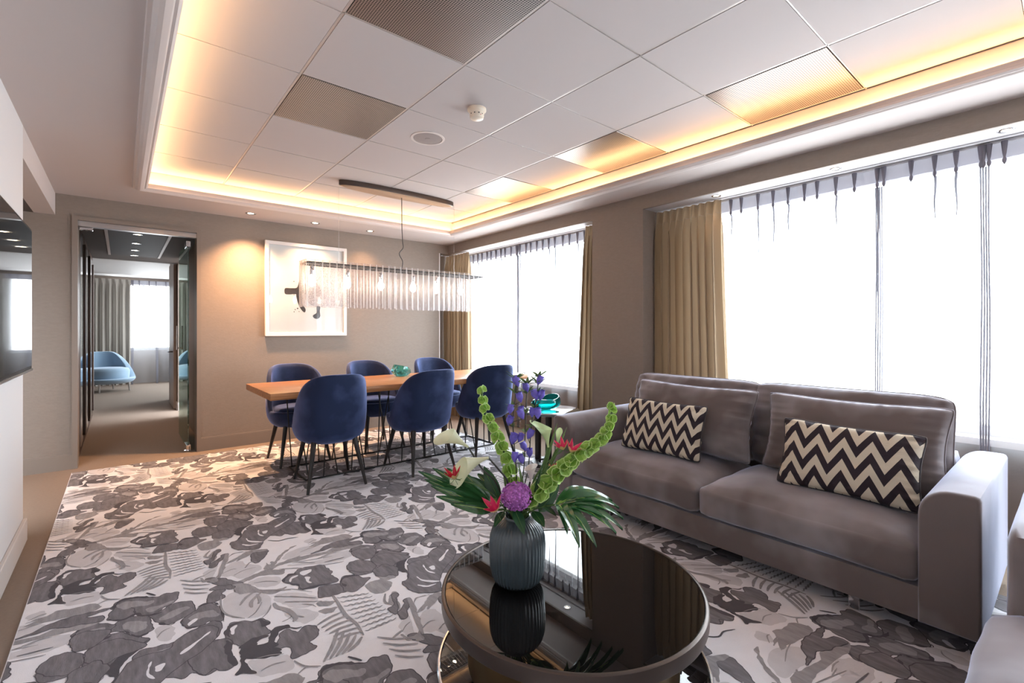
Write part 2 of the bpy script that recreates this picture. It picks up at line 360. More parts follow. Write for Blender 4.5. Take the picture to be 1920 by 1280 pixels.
# window wall: piers, parapet, head
g = G()
g.box(XF, 2.42, 0, 4.15, 2.99, 2.75)            # pier between the windows
g.box(3.6, 5.80, 0, 4.15, 6.0, 2.75); g.box(3.344, 5.80, 0, 3.6, 6.0, 2.75)
g.box(XF, YB, 0, 4.15, -2.3, 2.75)
struct('wall_right', g, M['wall'])
g = G(); g.box(3.98, -2.3, 0, 4.15, 2.42, .56); g.box(3.98, 2.99, 0, 4.15, 5.80, .56); struct('wall_parapet', g, M['wall'])
g = G(); g.box(3.86, -2.3, .53, 4.0, 2.42, .57); g.box(3.86, 2.99, .53, 4.0, 5.80, .57); struct('trim_3', g, M['sill'])
g = G(); g.box(XF, -2.3, 2.25, 3.50, 2.42, 2.75); g.box(XF, 2.99, 2.25, 3.50, 5.60, 2.75); struct('wall_pelmet', g, M['wall'])
g = G(); g.box(3.50, -2.3, 2.252, 3.672, 2.42, 2.75); g.box(3.50, 2.99, 2.252, 3.672, 5.80, 2.75); g.box(3.672, -2.3, 2.262, 4.15, 2.42, 2.75); g.box(3.672, 2.99, 2.262, 4.15, 5.80, 2.75); struct('ceiling_window_recess', g, M['white'])
# windows
def window(n, y0, y1, mull):
    g = G(); x0, x1 = 4.0, 4.06
    g.box(x0, y0, .57, x1, y1, .63); g.box(x0, y0, 2.20, x1, y1, 2.262)
    for y in [y0]+mull+[y1-.05]: g.box(x0, y, .63, x1, y+.05, 2.20)
    w = struct('window_%d' % n, g, M['winframe'])
    gl = G(); gl.box(4.028, y0+.02, .6, 4.032, y1-.02, 2.22); obj('pane', gl, M['winglass'], w)
window(1, 2.99, 5.80, [4.55]); window(2, -2.3, 2.42, [.72, -.4, -1.4])
# soffit ring around the raised tray
TX0, TX1, TY0, TY1 = .17, 3.05, -1.2, 4.845
OX0, OX1, OY0, OY1 = TX0-.075, TX1+.08, TY0-.075, TY1+.08
def ring(g, a, b, z0, z1, m=0):
    ax0, ax1, ay0, ay1 = a; bx0, bx1, by0, by1 = b
    g.box(bx0, by0, z0, ax0, by1, z1, m); g.box(ax1, by0, z0, bx1, by1, z1, m)
    g.box(ax0, by0, z0, ax1, ay0, z1, m); g.box(ax0, ay1, z0, ax1, by1, z1, m)
g = G(); ring(g, (TX0, TX1, TY0, TY1), (XL, 3.56, YB, YF), ZS, ZS+.012)
ring(g, (OX0-.012, OX1+.012, OY0-.012, OY1+.012), (XL, 3.56, YB, YF), ZS+.0125, ZT+.1)
struct('ceiling_soffit', g, M['soffit'])
g = G(); ring(g, (OX0, OX1, OY0, OY1), (OX0-.012, OX1+.012, OY0-.012, OY1+.012), ZS+.011, ZT); 
ring(g, (TX0-.0006, TX1+.0006, TY0-.0006, TY1+.0006), (TX0-.008, TX1+.008, TY0-.008, TY1+.008), ZS+.0122, ZS+.026)
struct('ceiling_cove', g, M['tile'])
# crown moulding: mitred profile swept round the tray
def mould():
    prof = [(0,.0),(0,-.012),(.012,-.020),(.022,-.018),(.030,-.026),(.050,-.034),(.066,-.030),(.078,-.016),(.082,-.010),(.096,-.010),(.100,0)]
    g = G()
    cs = [(TX0, TY0, -1, -1), (TX1, TY0, 1, -1), (TX1, TY1, 1, 1), (TX0, TY1, -1, 1)]
    rings = [[(x+sx*d, y+sy*d, ZS+z+.0005) for d, z in prof] for x, y, sx, sy in cs]
    return g.rings(rings, close=True)
struct('trim_5', mould(), M['trimc'], 35)
# suspended tile ceiling
GX, GY = .7113, 1.3465
g = G(); g.box(OX0-.05, OY0-.05, ZT+.012, OX1+.05, OY1+.05, ZT+.03, 2)
perf_cells = {(0,0), (0,2), (0,-2), (3,-1), (3,1), (3,3)}
for i in range(-1, 4):
    for j in range(-5, 7):
        x0, x1 = GX+.6*i, GX+.6*(i+1); y0, y1 = GY+.6*j, GY+.6*(j+1)
        x0 = max(x0, OX0); x1 = min(x1, OX1); y0 = max(y0, OY0); y1 = min(y1, OY1)
        if x1-x0 < .05 or y1-y0 < .05 or (i, j) in perf_cells: continue
        g.box(x0+.006, y0+.005, ZT, x1-.010, y1-.005, ZT+.02, 0)
for i in range(0, 5):
    x = GX+.6*i
    if x < OX1: g.box(x-.0075, OY0, ZT+.002, x+.0045, OY1, ZT+.014, 1)
for j in range(-4, 7):
    y = GY+.6*j
    if y < OY1: g.box(OX0, y-.003, ZT+.002, OX1, y+.003, ZT+.0135, 1)
struct('ceiling', g, [M['tile'], M['tbar'], M['groove']])
g = G(); g.box(OX0-.3, OY0-.3, ZT+.03, OX1+.3, OY1+.3, ZT+.3); struct('ceiling_slab', g, M['groove'])
plabs = {(0,0): 'large perforated metal panel at the top edge, nearest in the tile ceiling', (0,2): 'perforated metal ceiling panel left of the smoke detector with glare spots',
  (0,-2): 'perforated metal ceiling panel over the near part of the room', (3,-1): 'nearest perforated metal panel beside the window-side light cove', (3,1): 'middle perforated metal panel beside the window-side light cove',
  (3,3): 'farthest perforated metal panel beside the window-side light cove'}
for (i, j), lb in plabs.items():
    if j == -2: continue
    x0, y0 = GX+.6*i, GY+.6*j
    t = obj('ceiling_panel', G().rbox(.008, .008, 0, min(.592, OX1-x0-.004), .592, .012, .002, 1), M['perf']); t.location = (x0, y0, ZT-.001)
    tag(t, lb, 'ceiling panel', 'perforated metal ceiling panels')
# cell left uncovered: plain tile there
g = G().box(GX+.006, GY-1.2+.005, ZT, GX+.59, GY-.6-.005, ZT+.012); struct('ceiling_spare_tile', g, M['tile'])
# LED strips in the cove gutter
leds = [('on the window side of the ceiling tray', (TX1+.035, OY0+.05, TX1+.055, OY1-.03)), ('on the picture-wall side of the ceiling tray', (OX0+.03, TY1+.035, OX1-.05, TY1+.055)),
        ('on the television side of the ceiling tray', (TX0-.052, OY0+.05, TX0-.032, OY1-.05))]
for lb, (x0, y0, x1, y1) in leds:
    t = obj('light_strip', G().box(x0, y0, ZS+.0125, x1, y1, ZS+.022), M['warmled']); tag(t, 'hidden warm light strip '+lb, 'light strip', 'cove light strips')
# baseboards
g = G(); g.box(.60, YF-.016, 0, 3.33, YF, .125); g.box(.60, YF-.011, .125, 3.33, YF, .133); struct('baseboard_far', g, M['skirt'])
g = G(); g.box(-1.85, YF-.016, 0, -.315, YF, .125); g.box(-1.85, YF-.011, .125, -.315, YF, .133); struct('baseboard_niche', g, M['skirt'])
g = G(); g.rbox(XL, YB, 0, XL+.018, 3.858, .125, .003, 1); struct('baseboard_left', g, M['skirtw'])
g = G(); g.box(XF-.014, 2.42, 0, XF, 2.99, .13); struct('baseboard_pier', g, M['skirt'])

# ------------------------------------------------------------------ downlights
def downlight(x, y, z, label, power=10, grp='downlights', col=(1,.56,.28), angle=1.9, r=.038):
    t = thing('downlight', label, 'ceiling light', (x, y, z), 0, grp)
    g = G(); g.lathe([(r*.72,.0),(r*.76,-.002),(r*1.22,-.004),(r*1.28,-.0015),(r*1.28,0)], 24, cap=False); obj('trim_ring', g, M['chrome'], t, 40)
    g = G(); g.lathe([(0.001,-.001),(r*.70,-.001)], 20, cap=False); obj('lens', g, M['spotglow'], t)
    if power:
        L = bpy.data.lights.new('downlight_lamp', 'SPOT'); L.energy = power; L.color = col; L.spot_size = angle; L.spot_blend = 1.0; L.shadow_soft_size = .03
        o = bpy.data.objects.new('downlight_lamp', L); COL.objects.link(o); o.parent = t; o.location = (0, 0, -.012)
    return t
downlight(1.002, 5.308, ZS, 'small ceiling downlight nearest the doorway on the far soffit', 100, 'far soffit downlights')
downlight(1.634, 5.334, ZS, 'small ceiling downlight over the framed picture, middle of three', 40, 'far soffit downlights')
downlight(2.264, 5.35, ZS, 'small ceiling downlight right of the framed picture', 14, 'far soffit downlights')
for y, lb in ((1.82, 'above the wide gold curtain'), (1.02, 'above the middle of the sofa window'), (.25, 'above the right end of the sofa')): downlight(3.585, y, 2.252, 'small recessed light in the window head '+lb, .8, 'window head downlights', r=.028)
for y, lb in ((3.42, 'beside the pier end curtain'), (4.15, 'above the middle of the far window')): downlight(3.585, y, 2.252, 'small recessed light in the far window head '+lb, .8, 'window head downlights', r=.028)
downlight(2.0, -1.9, ZS, 'downlight in the soffit behind the viewer', 16, 'near soffit downlights')
downlight(-.12, 1.5, ZS, 'downlight in the soffit beside the television wall', 0, 'near soffit downlights')

# smoke detector and ceiling speaker
t = thing('smoke_detector', 'ivory smoke detector on the tile ceiling near the round speaker', 'smoke detector', (1.626, 2.287, ZT))
obj('base', G().lathe([(.055,0),(.056,-.012),(.050,-.018),(.046,-.022)], 32), M['plastic'], t, 40)
obj('sensor_head', G().lathe([(.044,-.022),(.044,-.030),(.040,-.034),(.040,-.040),(.043,-.042),(.038,-.058),(.022,-.064),(.001,-.065)], 32), M['plastic'], t, 40)
g = G()
for k in range(10):
    a = 2*pi*k/10; g.box(-.004, -.001, -.040, .004, .001, -.034); 
    g.v[-8:] = [((.0405)*cos(a)-p[0]*sin(a), (.0405)*sin(a)+p[0]*cos(a), p[2]) for p in g.v[-8:]]
obj('vent_slots', g, M['black'], t)
obj('indicator', G().sphere((.0, -.041, -.046), .003, 8, 6), M['red'], t)
t = thing('ceiling_speaker', 'round flush grey speaker grille in the tile ceiling', 'speaker', (1.617, 2.852, ZT))
obj('rim', G().lathe([(.098,0),(.100,-.004),(.114,-.003),(.116,0)], 40, cap=False), M['trimc'], t, 40)
obj('grille', G().lathe([(.001,-.0045),(.06,-.004),(.098,-.002)], 40, cap=False), M['speaker'], t)
obj('hub', G().lathe([(.001,-.007),(.016,-.006),(.018,-.004)], 20, cap=False), M['speaker'], t)

# ------------------------------------------------------------------ wall screen
t = thing('television', 'large black flat television on the white left wall', 'television', (XL, 2.5, 1.0))
g = G().rbox(XL+.001, 1.55, .985, XL+.045, 3.765, 1.765, .004, 2); obj('casing', g, M['black'], t, 40, world=True)
g = G().box(XL+.045, 1.565, 1.003, XL+.0465, 3.752, 1.752); obj('screen', g, M['tvglass'], t, world=True)
g = G().box(XL+.03, 1.55, .976, XL+.049, 3.767, .986); obj('bottom_strip', g, M['steel'], t, world=True)

# ------------------------------------------------------------------ doorway: casing, glass door, corridor, bedroom beyond
g = G()
for x0, x1 in ((-.325, -.288), (.578, .612)): g.box(x0, YF-.018, 0, x1, 5.74, 2.16)
g.box(-.325, YF-.018, 2.16, .612, 5.74, 2.195)
d1 = struct('door_1', g, M['doorframe'])
g = G().box(-.288, 5.60, 2.115, .578, 5.66, 2.16); obj('door_header', g, M['steel'], d1)
g = G().rbox(-.285, 5.63, 2.09, -.19, 5.68, 2.115, .006, 2); obj('closer', g, M['chrome'], d1)
t = thing('glass_door', 'green tinted glass door standing open inside the doorway', 'door', (.52, 5.70, 0))
obj('pane', G().box(-.006, 0, .015, .006, .92, 2.08), M['greenglass'], t)
obj('bottom_fitting', G().rbox(-.02, -.03, .01, .02, .14, .06, .004, 2), M['chrome'], t)
obj('top_fitting', G().rbox(-.02, -.03, 2.03, .02, .14, 2.09, .004, 2), M['chrome'], t)
obj('pivot', G().lathe([(.035,.0),(.035,.008),(.014,.012),(.014,.05)], 20, (0,-.02,0)), M['chrome'], t, 40)
g = G(); g.tube([(-.03,.80,.98),(-.03,.80,1.02),(-.03,.80,1.25)], .008); g.tube([(-.03,.80,1.0),(.006,.80,1.0)], .006); obj('pull_handle', g, M['chrome'], t, 40)
# corridor
CX0, CX1, CYE, CZ = -.30, .66, 8.72, 2.20
g = G(); g.box(CX1+.0, 5.72, 0, CX1+.12, 8.0, 2.6); g.box(CX0-.62, 5.72, 0, CX0-.60, CYE, 2.6); struct('wall_corridor', g, M['wall'])
g = G(); g.box(CX0-.62, 5.72, CZ, CX1+.12, CYE, CZ+.06); struct('ceiling_corridor', g, M['darkceil'])
g = G(); g.box(-.10, 6.0, CZ-.008, .39, 8.1, CZ+.001); c = struct('ceiling_corridor_panel', g, M['darkpanel'])
g = G(); g.box(-.125, 6.0, CZ-.014, -.10, 8.1, CZ+.001); g.box(.39, 6.0, CZ-.014, .415, 8.1, CZ+.001); struct('trim_6', g, M['trimc'])
for k, y in enumerate((6.24, 6.90, 7.49, 8.02)):
    downlight(.14, y, CZ-.008, ('nearest', 'second', 'third', 'farthest')[k]+' of the four downlights in the dark corridor ceiling', 6, 'corridor downlights', r=.034)
for k, (y0, y1) in enumerate(((5.76, 6.72), (6.74, 7.70), (7.72, 8.70))):
    t = thing('wardrobe', ('nearest', 'middle', 'farthest')[k]+' mirrored brown wardrobe along the corridor left side', 'wardrobe', (CX0-.30, (y0+y1)/2, 0), 0, 'corridor wardrobes')
    obj('carcass', G().box(CX0-.585, y0, .0, CX0-.03, y1, CZ-.002), M['wardrobe'], t, world=True)
    d = obj('door', G().box(CX0-.028, y0+.01, .02, CX0, y1-.01, CZ-.01), M['wardrobe'], t, world=True)
    g = G().box(0.0, .30, 0, .004, .30+(y1-y0)*.42, CZ-.14)
    mo = obj('mirror', g, M['mirror'], d); mo.location = (.30, -(y1-y0)/2+.08, .07)
    obj('edge_handle', G().rbox(CX0, y1-.045, .1, CX0+.016, y1-.030, CZ-.1, .004, 1), M['bronze'], t, world=True)
# bedroom
BZ = 2.40
g = G(); g.box(-2.2, 8.8, -.06, 2.6, 13.95, 0); struct('floor_bedroom', g, M['carpet'])
g = G(); g.box(-2.2, CYE, BZ, 2.6, 13.95, BZ+.1); struct('ceiling_bedroom', g, M['wallwhite'])
g = G(); g.box(CX0-.62, CYE-.02, CZ+.0, CX1+.12, CYE+.06, BZ+.1)
g.box(-2.2, CYE-.02, 0, CX0-.60, CYE+.06, BZ+.1); struct('wall_bedroom_front', g, M['wallwhite'])
g = G(); g.box(-2.3, CYE, 0, -2.2, 13.95, 2.5); g.box(CX1+.0, 8.62, 0, CX1+.10, 10.1, BZ); g.box(CX1+.1, 8.62, 0, 2.6, 8.7, BZ); g.box(2.6, 8.62, 0, 2.7, 10.6, 2.5); g.box(2.6, 13.0, 0, 2.7, 13.95, 2.5); g.box(2.6, 10.6, 0, 2.7, 13.0, .6); g.box(2.6, 10.6, 2.3, 2.7, 13.0, 2.5); struct('wall_bedroom_side', g, M['wall'])
g = G(); g.box(-2.2, 13.75, 0, -.2, 13.9, 2.5); g.box(-.2, 13.75, 0, .95, 13.9, .74); g.box(.95, 13.75, 0, 2.6, 13.9, 2.5); g.box(-.2, 13.75, 2.3, .95, 13.9, 2.5); struct('wall_bedroom_window', g, M['wall'])
g = G(); g.box(-.2, 13.8, .74, .95, 13.85, .80); g.box(-.2, 13.8, 2.24, .95, 13.85, 2.3)
for x in (-.2, .38, .90): g.box(x, 13.8, .8, x+.05, 13.85, 2.24)
w3 = struct('window_3', g, M['winframe']); obj('pane', G().box(-.18, 13.822, .76, .93, 13.826, 2.28), M['winglass'], w3)
t = thing('bedroom_door', 'beige door with a lever handle beyond the corridor', 'door', (CX1-.02, 8.80, 0))
obj('leaf', G().rbox(-.022, 0, .01, .018, .86, 2.26, .003, 1), M['doorwood'], t)
g = G(); g.tube([(-.02,.12,.87),(-.07,.12,.87),(-.075,.16,.87),(-.075,.26,.865)], .010); g.lathe([(.001,0),(.001,.001)], 6); obj('lever_handle', g, M['bronze'], t, 50)
g = G(); g.box(CX1-.012, 8.64, 0, CX1, 10.08, .12); g.box(CX1, 8.604, 0, CX1+.1, 8.62, .12); struct('baseboard_bedroom', g, M['skirtw'])
g = G(); g.box(2.63, 10.6, .6, 2.68, 13.0, .65); g.box(2.63, 10.6, 2.25, 2.68, 13.0, 2.3)  # unseen second bedroom window, added to bring daylight onto the armchair
for y in (10.6, 11.8, 12.95): g.box(2.63, y, .65, 2.68, y+.05, 2.25)
w4 = struct('window_4', g, M['winframe']); obj('pane', G().box(2.653, 10.62, .62, 2.657, 12.98, 2.28), M['winglass'], w4)
# pale blue tub armchair
def tub_shell(R, z0, zs, H, lean, th, ex=2.5, sx=1., sy=1., front=0.15, nph=72, dome=False):
    def hz(ph):
        c = cos(ph)                       # 1 at the rear
        if dome:
            q = abs((ph+pi) % (2*pi)-pi)/1.68; s = max(0, 1-q**3.3)**.52
        else:
            s = max(0, min(1, (c+front)/(1.0+front-.28))); s = s*s*(3-2*s)
        return zs+(H-zs)*s
    def rad(ph):
        return (abs(sin(ph))**ex+abs(cos(ph))**ex)**(-1/ex)
    def pt(ph, z, off):
        k = min(1, max(0, (z-z0)/(zs-z0)))
        rr = (.62+.38*math.sqrt(max(0, 1-(1-k)**2)))*R-off
        up = max(0, z-zs)/(H-zs) if H > zs else 0
        x = sin(ph)*rad(ph)*rr*sx*(1-.16*up*up); y = -cos(ph)*rad(ph)*rr*sy-lean*up
        return (x, y, z)
    rows = []
    for t in [0,.03,.1,.2,.35,.5,.65,.8,.9,.97]:
        rows.append([pt(2*pi*i/nph, z0+(hz(2*pi*i/nph)-.018-z0)*t, 0.03*(1-min(1, t/.08))) for i in range(nph)])
    for off, dz in ((.004,-.006),(.014,0),(th-.014,0),(th-.004,-.006)):
        rows.append([pt(2*pi*i/nph, hz(2*pi*i/nph)+dz, off) for i in range(nph)])
    for t in [.95,.8,.6,.4,.2,0]:
        rows.append([pt(2*pi*i/nph, (zs-.04)+(hz(2*pi*i/nph)-.018-zs+.04)*t, th) for i in range(nph)])
    return G().rings(rows)
t = thing('tub_armchair', 'pale blue curved tub armchair in the bedroom beyond the doorway', 'armchair', (-.22, 12.25, 0), radians(-150))
obj('backrest', tub_shell(.45, .15, .26, .77, .05, .10, 2.1, front=.62), M['paleblue'], t, 60)
obj('seat', G().lathe([(.001,.16),(.33,.16),(.355,.20),(.365,.40),(.345,.445),(.26,.465),(.001,.47)], 40), M['paleblue'], t, 60)
for x, y in ((-.28,-.28),(.28,-.28),(-.26,.26),(.26,.26)): obj('leg', G().tube([(x,y,0),(x*.96,y*.96,.20)], [.012,.016], 10), M['steel'], t, 40)

# ------------------------------------------------------------------ curtains
def catmull(pts, n=6, closed=True):
    out = []; N = len(pts)
    for i in range(N if closed else N-1):
        p = [pts[(i+k-1) % N] if closed else pts[min(max(i+k-1, 0), N-1)] for k in range(4)]
        for s in range(n):
            t = s/n
            out.append(tuple(.5*((2*p[1][d])+(-p[0][d]+p[2][d])*t+(2*p[0][d]-5*p[1][d]+4*p[2][d]-p[3][d])*t*t+(-p[0][d]+3*p[1][d]-3*p[2][d]+p[3][d])*t**3) for d in range(len(pts[0]))))
    if not closed: out.append(tuple(pts[-1]))
    return out
def drape(name, label, ax, fixed, a0, a1, zt, mat, folds, amp=.045, taper=0, side=-1, seed=0, b0=None, b1=None):
    """ax='y': hangs along Y at x=fixed; ax='x': along X at y=fixed"""
    rnd = random.Random(seed); ph = [rnd.uniform(-.5, .5) for _ in range(folds+2)]; am = [rnd.uniform(.55, 1.15) for _ in range(folds+2)]
    b0 = a0 if b0 is None else b0; b1 = a1 if b1 is None else b1
    loc = (fixed, (a0+a1)/2, 0) if ax == 'y' else ((a0+a1)/2, fixed, 0)
    t = thing(name, label, 'curtain', loc, 0, 'opaque curtains')
    def fn(i, j):
        z = .015+(zt-.10-.015)*j; q = i*folds; k = int(q); f = q-k
        w = am[k]*(1-f)+am[k+1]*f
        head = exp(-((zt-.10-z)/.10)) if True else 0
        a = amp*w*(1-.55*head)
        off = a*sin(2*pi*q+ph[k]*(1-f)+ph[k+1]*f)+.012*sin(4.1*q+z*2.2)*(1-j)
        mid = 1-j
        lo = b0+(b1-b0)*i; hi = a0+(a1-a0)*i; al = hi*(1-mid**1.2)+lo*mid**1.2+.012*sin(2*pi*q*2)*(1-head)
        return (fixed+off, al, z) if ax == 'y' else (al, fixed+off, z)
    obj('fabric', G().grid(fn, folds*14, 22), mat, t, 180, world=True)
    # pinch pleated heading
    def hd(i, j):
        z = zt-.10+.10*j; q = i*folds; k = int(q); f = q-k
        s = abs(sin(pi*q))**6; off = amp*.45*(am[k]*(1-f)+am[k+1]*f)*sin(2*pi*q+ph[k]*(1-f)+ph[k+1]*f)*(1-.6*j)+side*.022*s*(.25+.75*abs(j-.15))
        al = a0+(a1-a0)*i
        return (fixed+off, al, z) if ax == 'y' else (al, fixed+off, z)
    obj('heading', G().grid(hd, folds*14, 6), mat, t, 180, world=True)
    return t
drape('curtain', 'gold beige curtain in the far corner behind the chandelier end', 'y', 3.585, 5.22, 5.79, 2.247, M['drape'], 8, .055, seed=1)
drape('curtain', 'gold beige curtain at the pier end of the far window', 'y', 3.62, 3.0, 3.20, 2.247, M['drape'], 4, .055, seed=2, b0=3.0, b1=3.30)
drape('curtain', 'wide gold taupe curtain between the pier and the sofa window', 'y', 3.69, 1.83, 2.418, 2.245, M['drape'], 9, .072, seed=3, b0=1.76, b1=2.418)
drape('curtain', 'gold taupe curtain at the near end of the sofa window', 'y', 3.70, -2.25, -1.85, 2.245, M['drape'], 6, .05, seed=4)
drape('curtain', 'grey taupe curtain at the right of the bedroom window', 'x', 13.35, .98, 1.9, 2.31, M['drapeg'], 8, .045, seed=6)
drape('curtain', 'grey taupe curtain behind the pale blue armchair', 'x', 13.35, -1.7, .17, 2.31, M['drapeg'], 17, .045, seed=5)
# curtain tracks
for nm, y0, y1 in (('far', 3.0, 5.78), ('sofa', -2.28, 2.40)):
    t = thing('curtain_track', 'double white ceiling curtain track above the %s window' % nm, 'curtain track', (3.7, (y0+y1)/2, 2.25), 0)
    for x in (3.70, 3.79):
        g = G().rbox(x-.011, y0, 2.248, x+.011, y1, 2.262, .002, 1); obj('rail', g, M['white'], t, world=True)

def sheer(label, ax, fixed, a0, a1, zt, seed, lead=None, pitch=.105, amp=.022):
    rnd = random.Random(seed); n = max(3, round((a1-a0)/pitch))
    loc = (fixed, (a0+a1)/2, 0) if ax == 'y' else ((a0+a1)/2, fixed, 0)
    t = thing('sheer_curtain', label, 'curtain', loc, 0, 'sheer curtains')
    def P(al, off, z): return (fixed+off, al, z) if ax == 'y' else (al, fixed+off, z)
    centres = [a0+(a1-a0)*(k+.5)/n+rnd.uniform(-.02, .02) for k in range(n)]
    depth = [rnd.choice((.10,.25,.5,.9,1.4)) for _ in centres]
    width = [rnd.uniform(.006, .013) for _ in centres]
    if lead:
        for c in lead:
            for q in range(4): centres.append(c+.011*q); depth.append(9); width.append(.0045)
    order = sorted(range(len(centres)), key=lambda i: centres[i])
    samples = sorted(set([a0+(a1-a0)*i/(n*8) for i in range(n*8+1)]+[round(c+w*s, 5) for c, w in zip(centres, width) for s in (-2.2,-1.4,-.8,-.35,0,.35,.8,1.4,2.2)]))
    samples = [s for s in samples if a0 <= s <= a1]
    zs = [zt-.085, zt-.13, zt-.2, zt-.32, zt-.5, zt-.75, zt-1.05, zt-1.4, zt-1.75, zt-2.05, .02]
    vs = []
    for s in samples:
        for z in zs:
            d = zt-.085-z; off = amp*sin((s-a0)*2*pi/pitch*.37+seed)*min(1, d*2)+.008*sin(s*31+z*1.7)*min(1, d*3)
            for c, dp, w in zip(centres, depth, width):
                if abs(s-c) < w*3.2:
                    k = exp(-d/dp) if dp < 5 else 1
                    kb = .35*exp(-(z/.35)) if dp < 5 else 0
                    off += .05*(k+kb)*exp(-((s-c)/w)**2)*(1 if dp < 5 else .8)
            vs.append(P(s, off, z))
    w_ = len(zs); fs = [(i*w_+j, (i+1)*w_+j, (i+1)*w_+j+1, i*w_+j+1) for i in range(len(samples)-1) for j in range(w_-1)]
    obj('voile', G().add(vs, fs), M['sheer'], t, 180, world=True)
    obj('header_tape', G().grid(lambda i, j: P(a0+(a1-a0)*i, .004*sin(i*(a1-a0)*2*pi/pitch), zt-.088+.088*j), n*8, 3), M['header'], t, 180, world=True)
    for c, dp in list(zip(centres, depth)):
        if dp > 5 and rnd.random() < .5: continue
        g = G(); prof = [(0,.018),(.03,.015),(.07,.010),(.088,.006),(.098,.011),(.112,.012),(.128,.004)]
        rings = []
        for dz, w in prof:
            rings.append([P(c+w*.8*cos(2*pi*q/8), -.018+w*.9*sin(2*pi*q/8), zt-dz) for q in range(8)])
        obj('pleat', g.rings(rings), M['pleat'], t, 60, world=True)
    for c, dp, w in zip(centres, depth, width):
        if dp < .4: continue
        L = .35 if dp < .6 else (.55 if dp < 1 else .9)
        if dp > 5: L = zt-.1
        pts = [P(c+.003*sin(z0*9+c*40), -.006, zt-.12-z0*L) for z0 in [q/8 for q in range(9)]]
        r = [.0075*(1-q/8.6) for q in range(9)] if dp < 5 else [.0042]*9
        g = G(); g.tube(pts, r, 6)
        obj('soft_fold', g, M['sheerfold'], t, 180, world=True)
    return t
sheer('sheer white voile at the far window, panel nearest the corner', 'y', 3.80, 4.42, 5.25, 2.25, 11, lead=[4.44])
sheer('sheer white voile at the far window, panel nearest the pier', 'y', 3.79, 3.0, 4.45, 2.25, 12)
sheer('sheer white voile at the sofa window, panel beside the wide gold curtain', 'y', 3.80, .80, 2.40, 2.25, 13, lead=[.82])
sheer('sheer white voile at the sofa window, panel at the right edge of the view', 'y', 3.79, -2.2, .84, 2.25, 14, lead=[.33])
sheer('sheer white voile beside the grey curtain in the bedroom', 'x', 13.42, .12, 1.0, 2.31, 15, lead=[.18, .62], pitch=.16)
sheer('sheer voile at the far corner tucked behind the gold curtain', 'y', 3.80, 5.25, 5.76, 2.25, 16)

# ------------------------------------------------------------------ picture
t = thing('framed_picture', 'square white framed abstract ink picture on the far wall', 'picture', (1.622, YF, 1.65))
x0, x1, z0, z1 = 1.184, 2.060, 1.137, 2.165; y = YF-.035
g = G()
g.rbox(x0, y, z0, x0+.038, YF-.001, z1, .003, 1); g.rbox(x1-.038, y, z0, x1, YF-.001, z1, .003, 1); g.rbox(x0+.034, y, z0, x1-.034, YF-.001, z0+.038, .003, 1); g.rbox(x0+.034, y, z1-.038, x1-.034, YF-.001, z1, .003, 1)
obj('frame', g, M['frame'], t, world=True)
obj('paper', G().box(x0+.03, YF-.014, z0+.03, x1-.03, YF-.010, z1-.03), M['paper'], t, world=True)
def blob(pts, m, g, k=0):
    q = catmull(pts, 3); n = len(q)
    g.add([(a, YF-.0145-k*.0003, b) for a, b in q], [tuple(range(n))], m)
g = G()
blob([(1.385,1.66),(1.44,1.665),(1.50,1.67),(1.52,1.70),(1.535,1.76),(1.55,1.75),(1.56,1.66),(1.56,1.58),(1.53,1.55),(1.50,1.60),(1.44,1.595),(1.385,1.60)], 0, g)
blob([(1.50,1.60),(1.54,1.58),(1.56,1.50),(1.60,1.44),(1.59,1.40),(1.555,1.43),(1.52,1.50)], 0, g, 1)
blob([(1.72,1.47),(1.76,1.47),(1.755,1.42),(1.76,1.36),(1.73,1.33),(1.69,1.34),(1.68,1.37),(1.72,1.40)], 0, g, 1)
blob([(1.55,1.78),(1.62,1.80),(1.72,1.74),(1.78,1.62),(1.76,1.50),(1.70,1.47),(1.62,1.52),(1.57,1.60)], 1, g, 0)
blob([(1.56,1.70),(1.60,1.72),(1.62,1.64),(1.58,1.60)], 0, g, 2)
for k in range(14):
    a, b, r = 1.47+random.random()*.14, 1.38+random.random()*.42, .004+random.random()*.006
    blob([(a+r*cos(q), b+r*sin(q)) for q in (0,1.2,2.5,3.7,5)], 0, g, 3)
obj('ink_figure', g, [M['ink'], M['inkp']], t, world=True)
obj('glazing', G().box(x0+.036, YF-.024, z0+.036, x1-.036, YF-.022, z1-.036), M['winglass'], t, world=True)

# ------------------------------------------------------------------ chandelier
CXC, CYC = 2.07, 4.15
t = thing('chandelier', 'long rectangular glass slat chandelier hanging over the dining table', 'chandelier', (CXC, CYC, ZT))
g = G(); n = 40
def oval(s, z): return [(CXC-.02+.585*s*(abs(cos(2*pi*i/n))**.75)*(1 if cos(2*pi*i/n) > 0 else -1), CYC-.02+.088*s*(abs(sin(2*pi*i/n))**.9)*(1 if sin(2*pi*i/n) > 0 else -1), z) for i in range(n)]
g.rings([oval(1, ZT), oval(1, ZT-.040), oval(.985, ZT-.044)]); obj('canopy', g, M['bronze'], t, 30, world=True)
obj('canopy_underside', G().rings([oval(.975, ZT-.044), oval(.965, ZT-.047)]), M['tan'], t, 30, world=True)
cord = catmull([(2.06,4.13,2.46),(2.065,4.135,2.2),(2.075,4.14,2.05),(2.085,4.15,1.99),(2.045,4.15,1.93),(2.08,4.15,1.86),(2.072,4.15,1.79)], 5, False)
obj('cord', G().tube(cord, .0035, 6), M['black'], t, 180, world=True)
for x in (1.47, 2.66): obj('suspension_wire', G().tube([(x,4.15,ZT-.03),(x,4.15,1.775)], .0012, 5), M['steel'], t, world=True)
FX0, FX1, FY0, FY1 = 1.18, 2.955, 4.05, 4.25
g = G(); b = .009
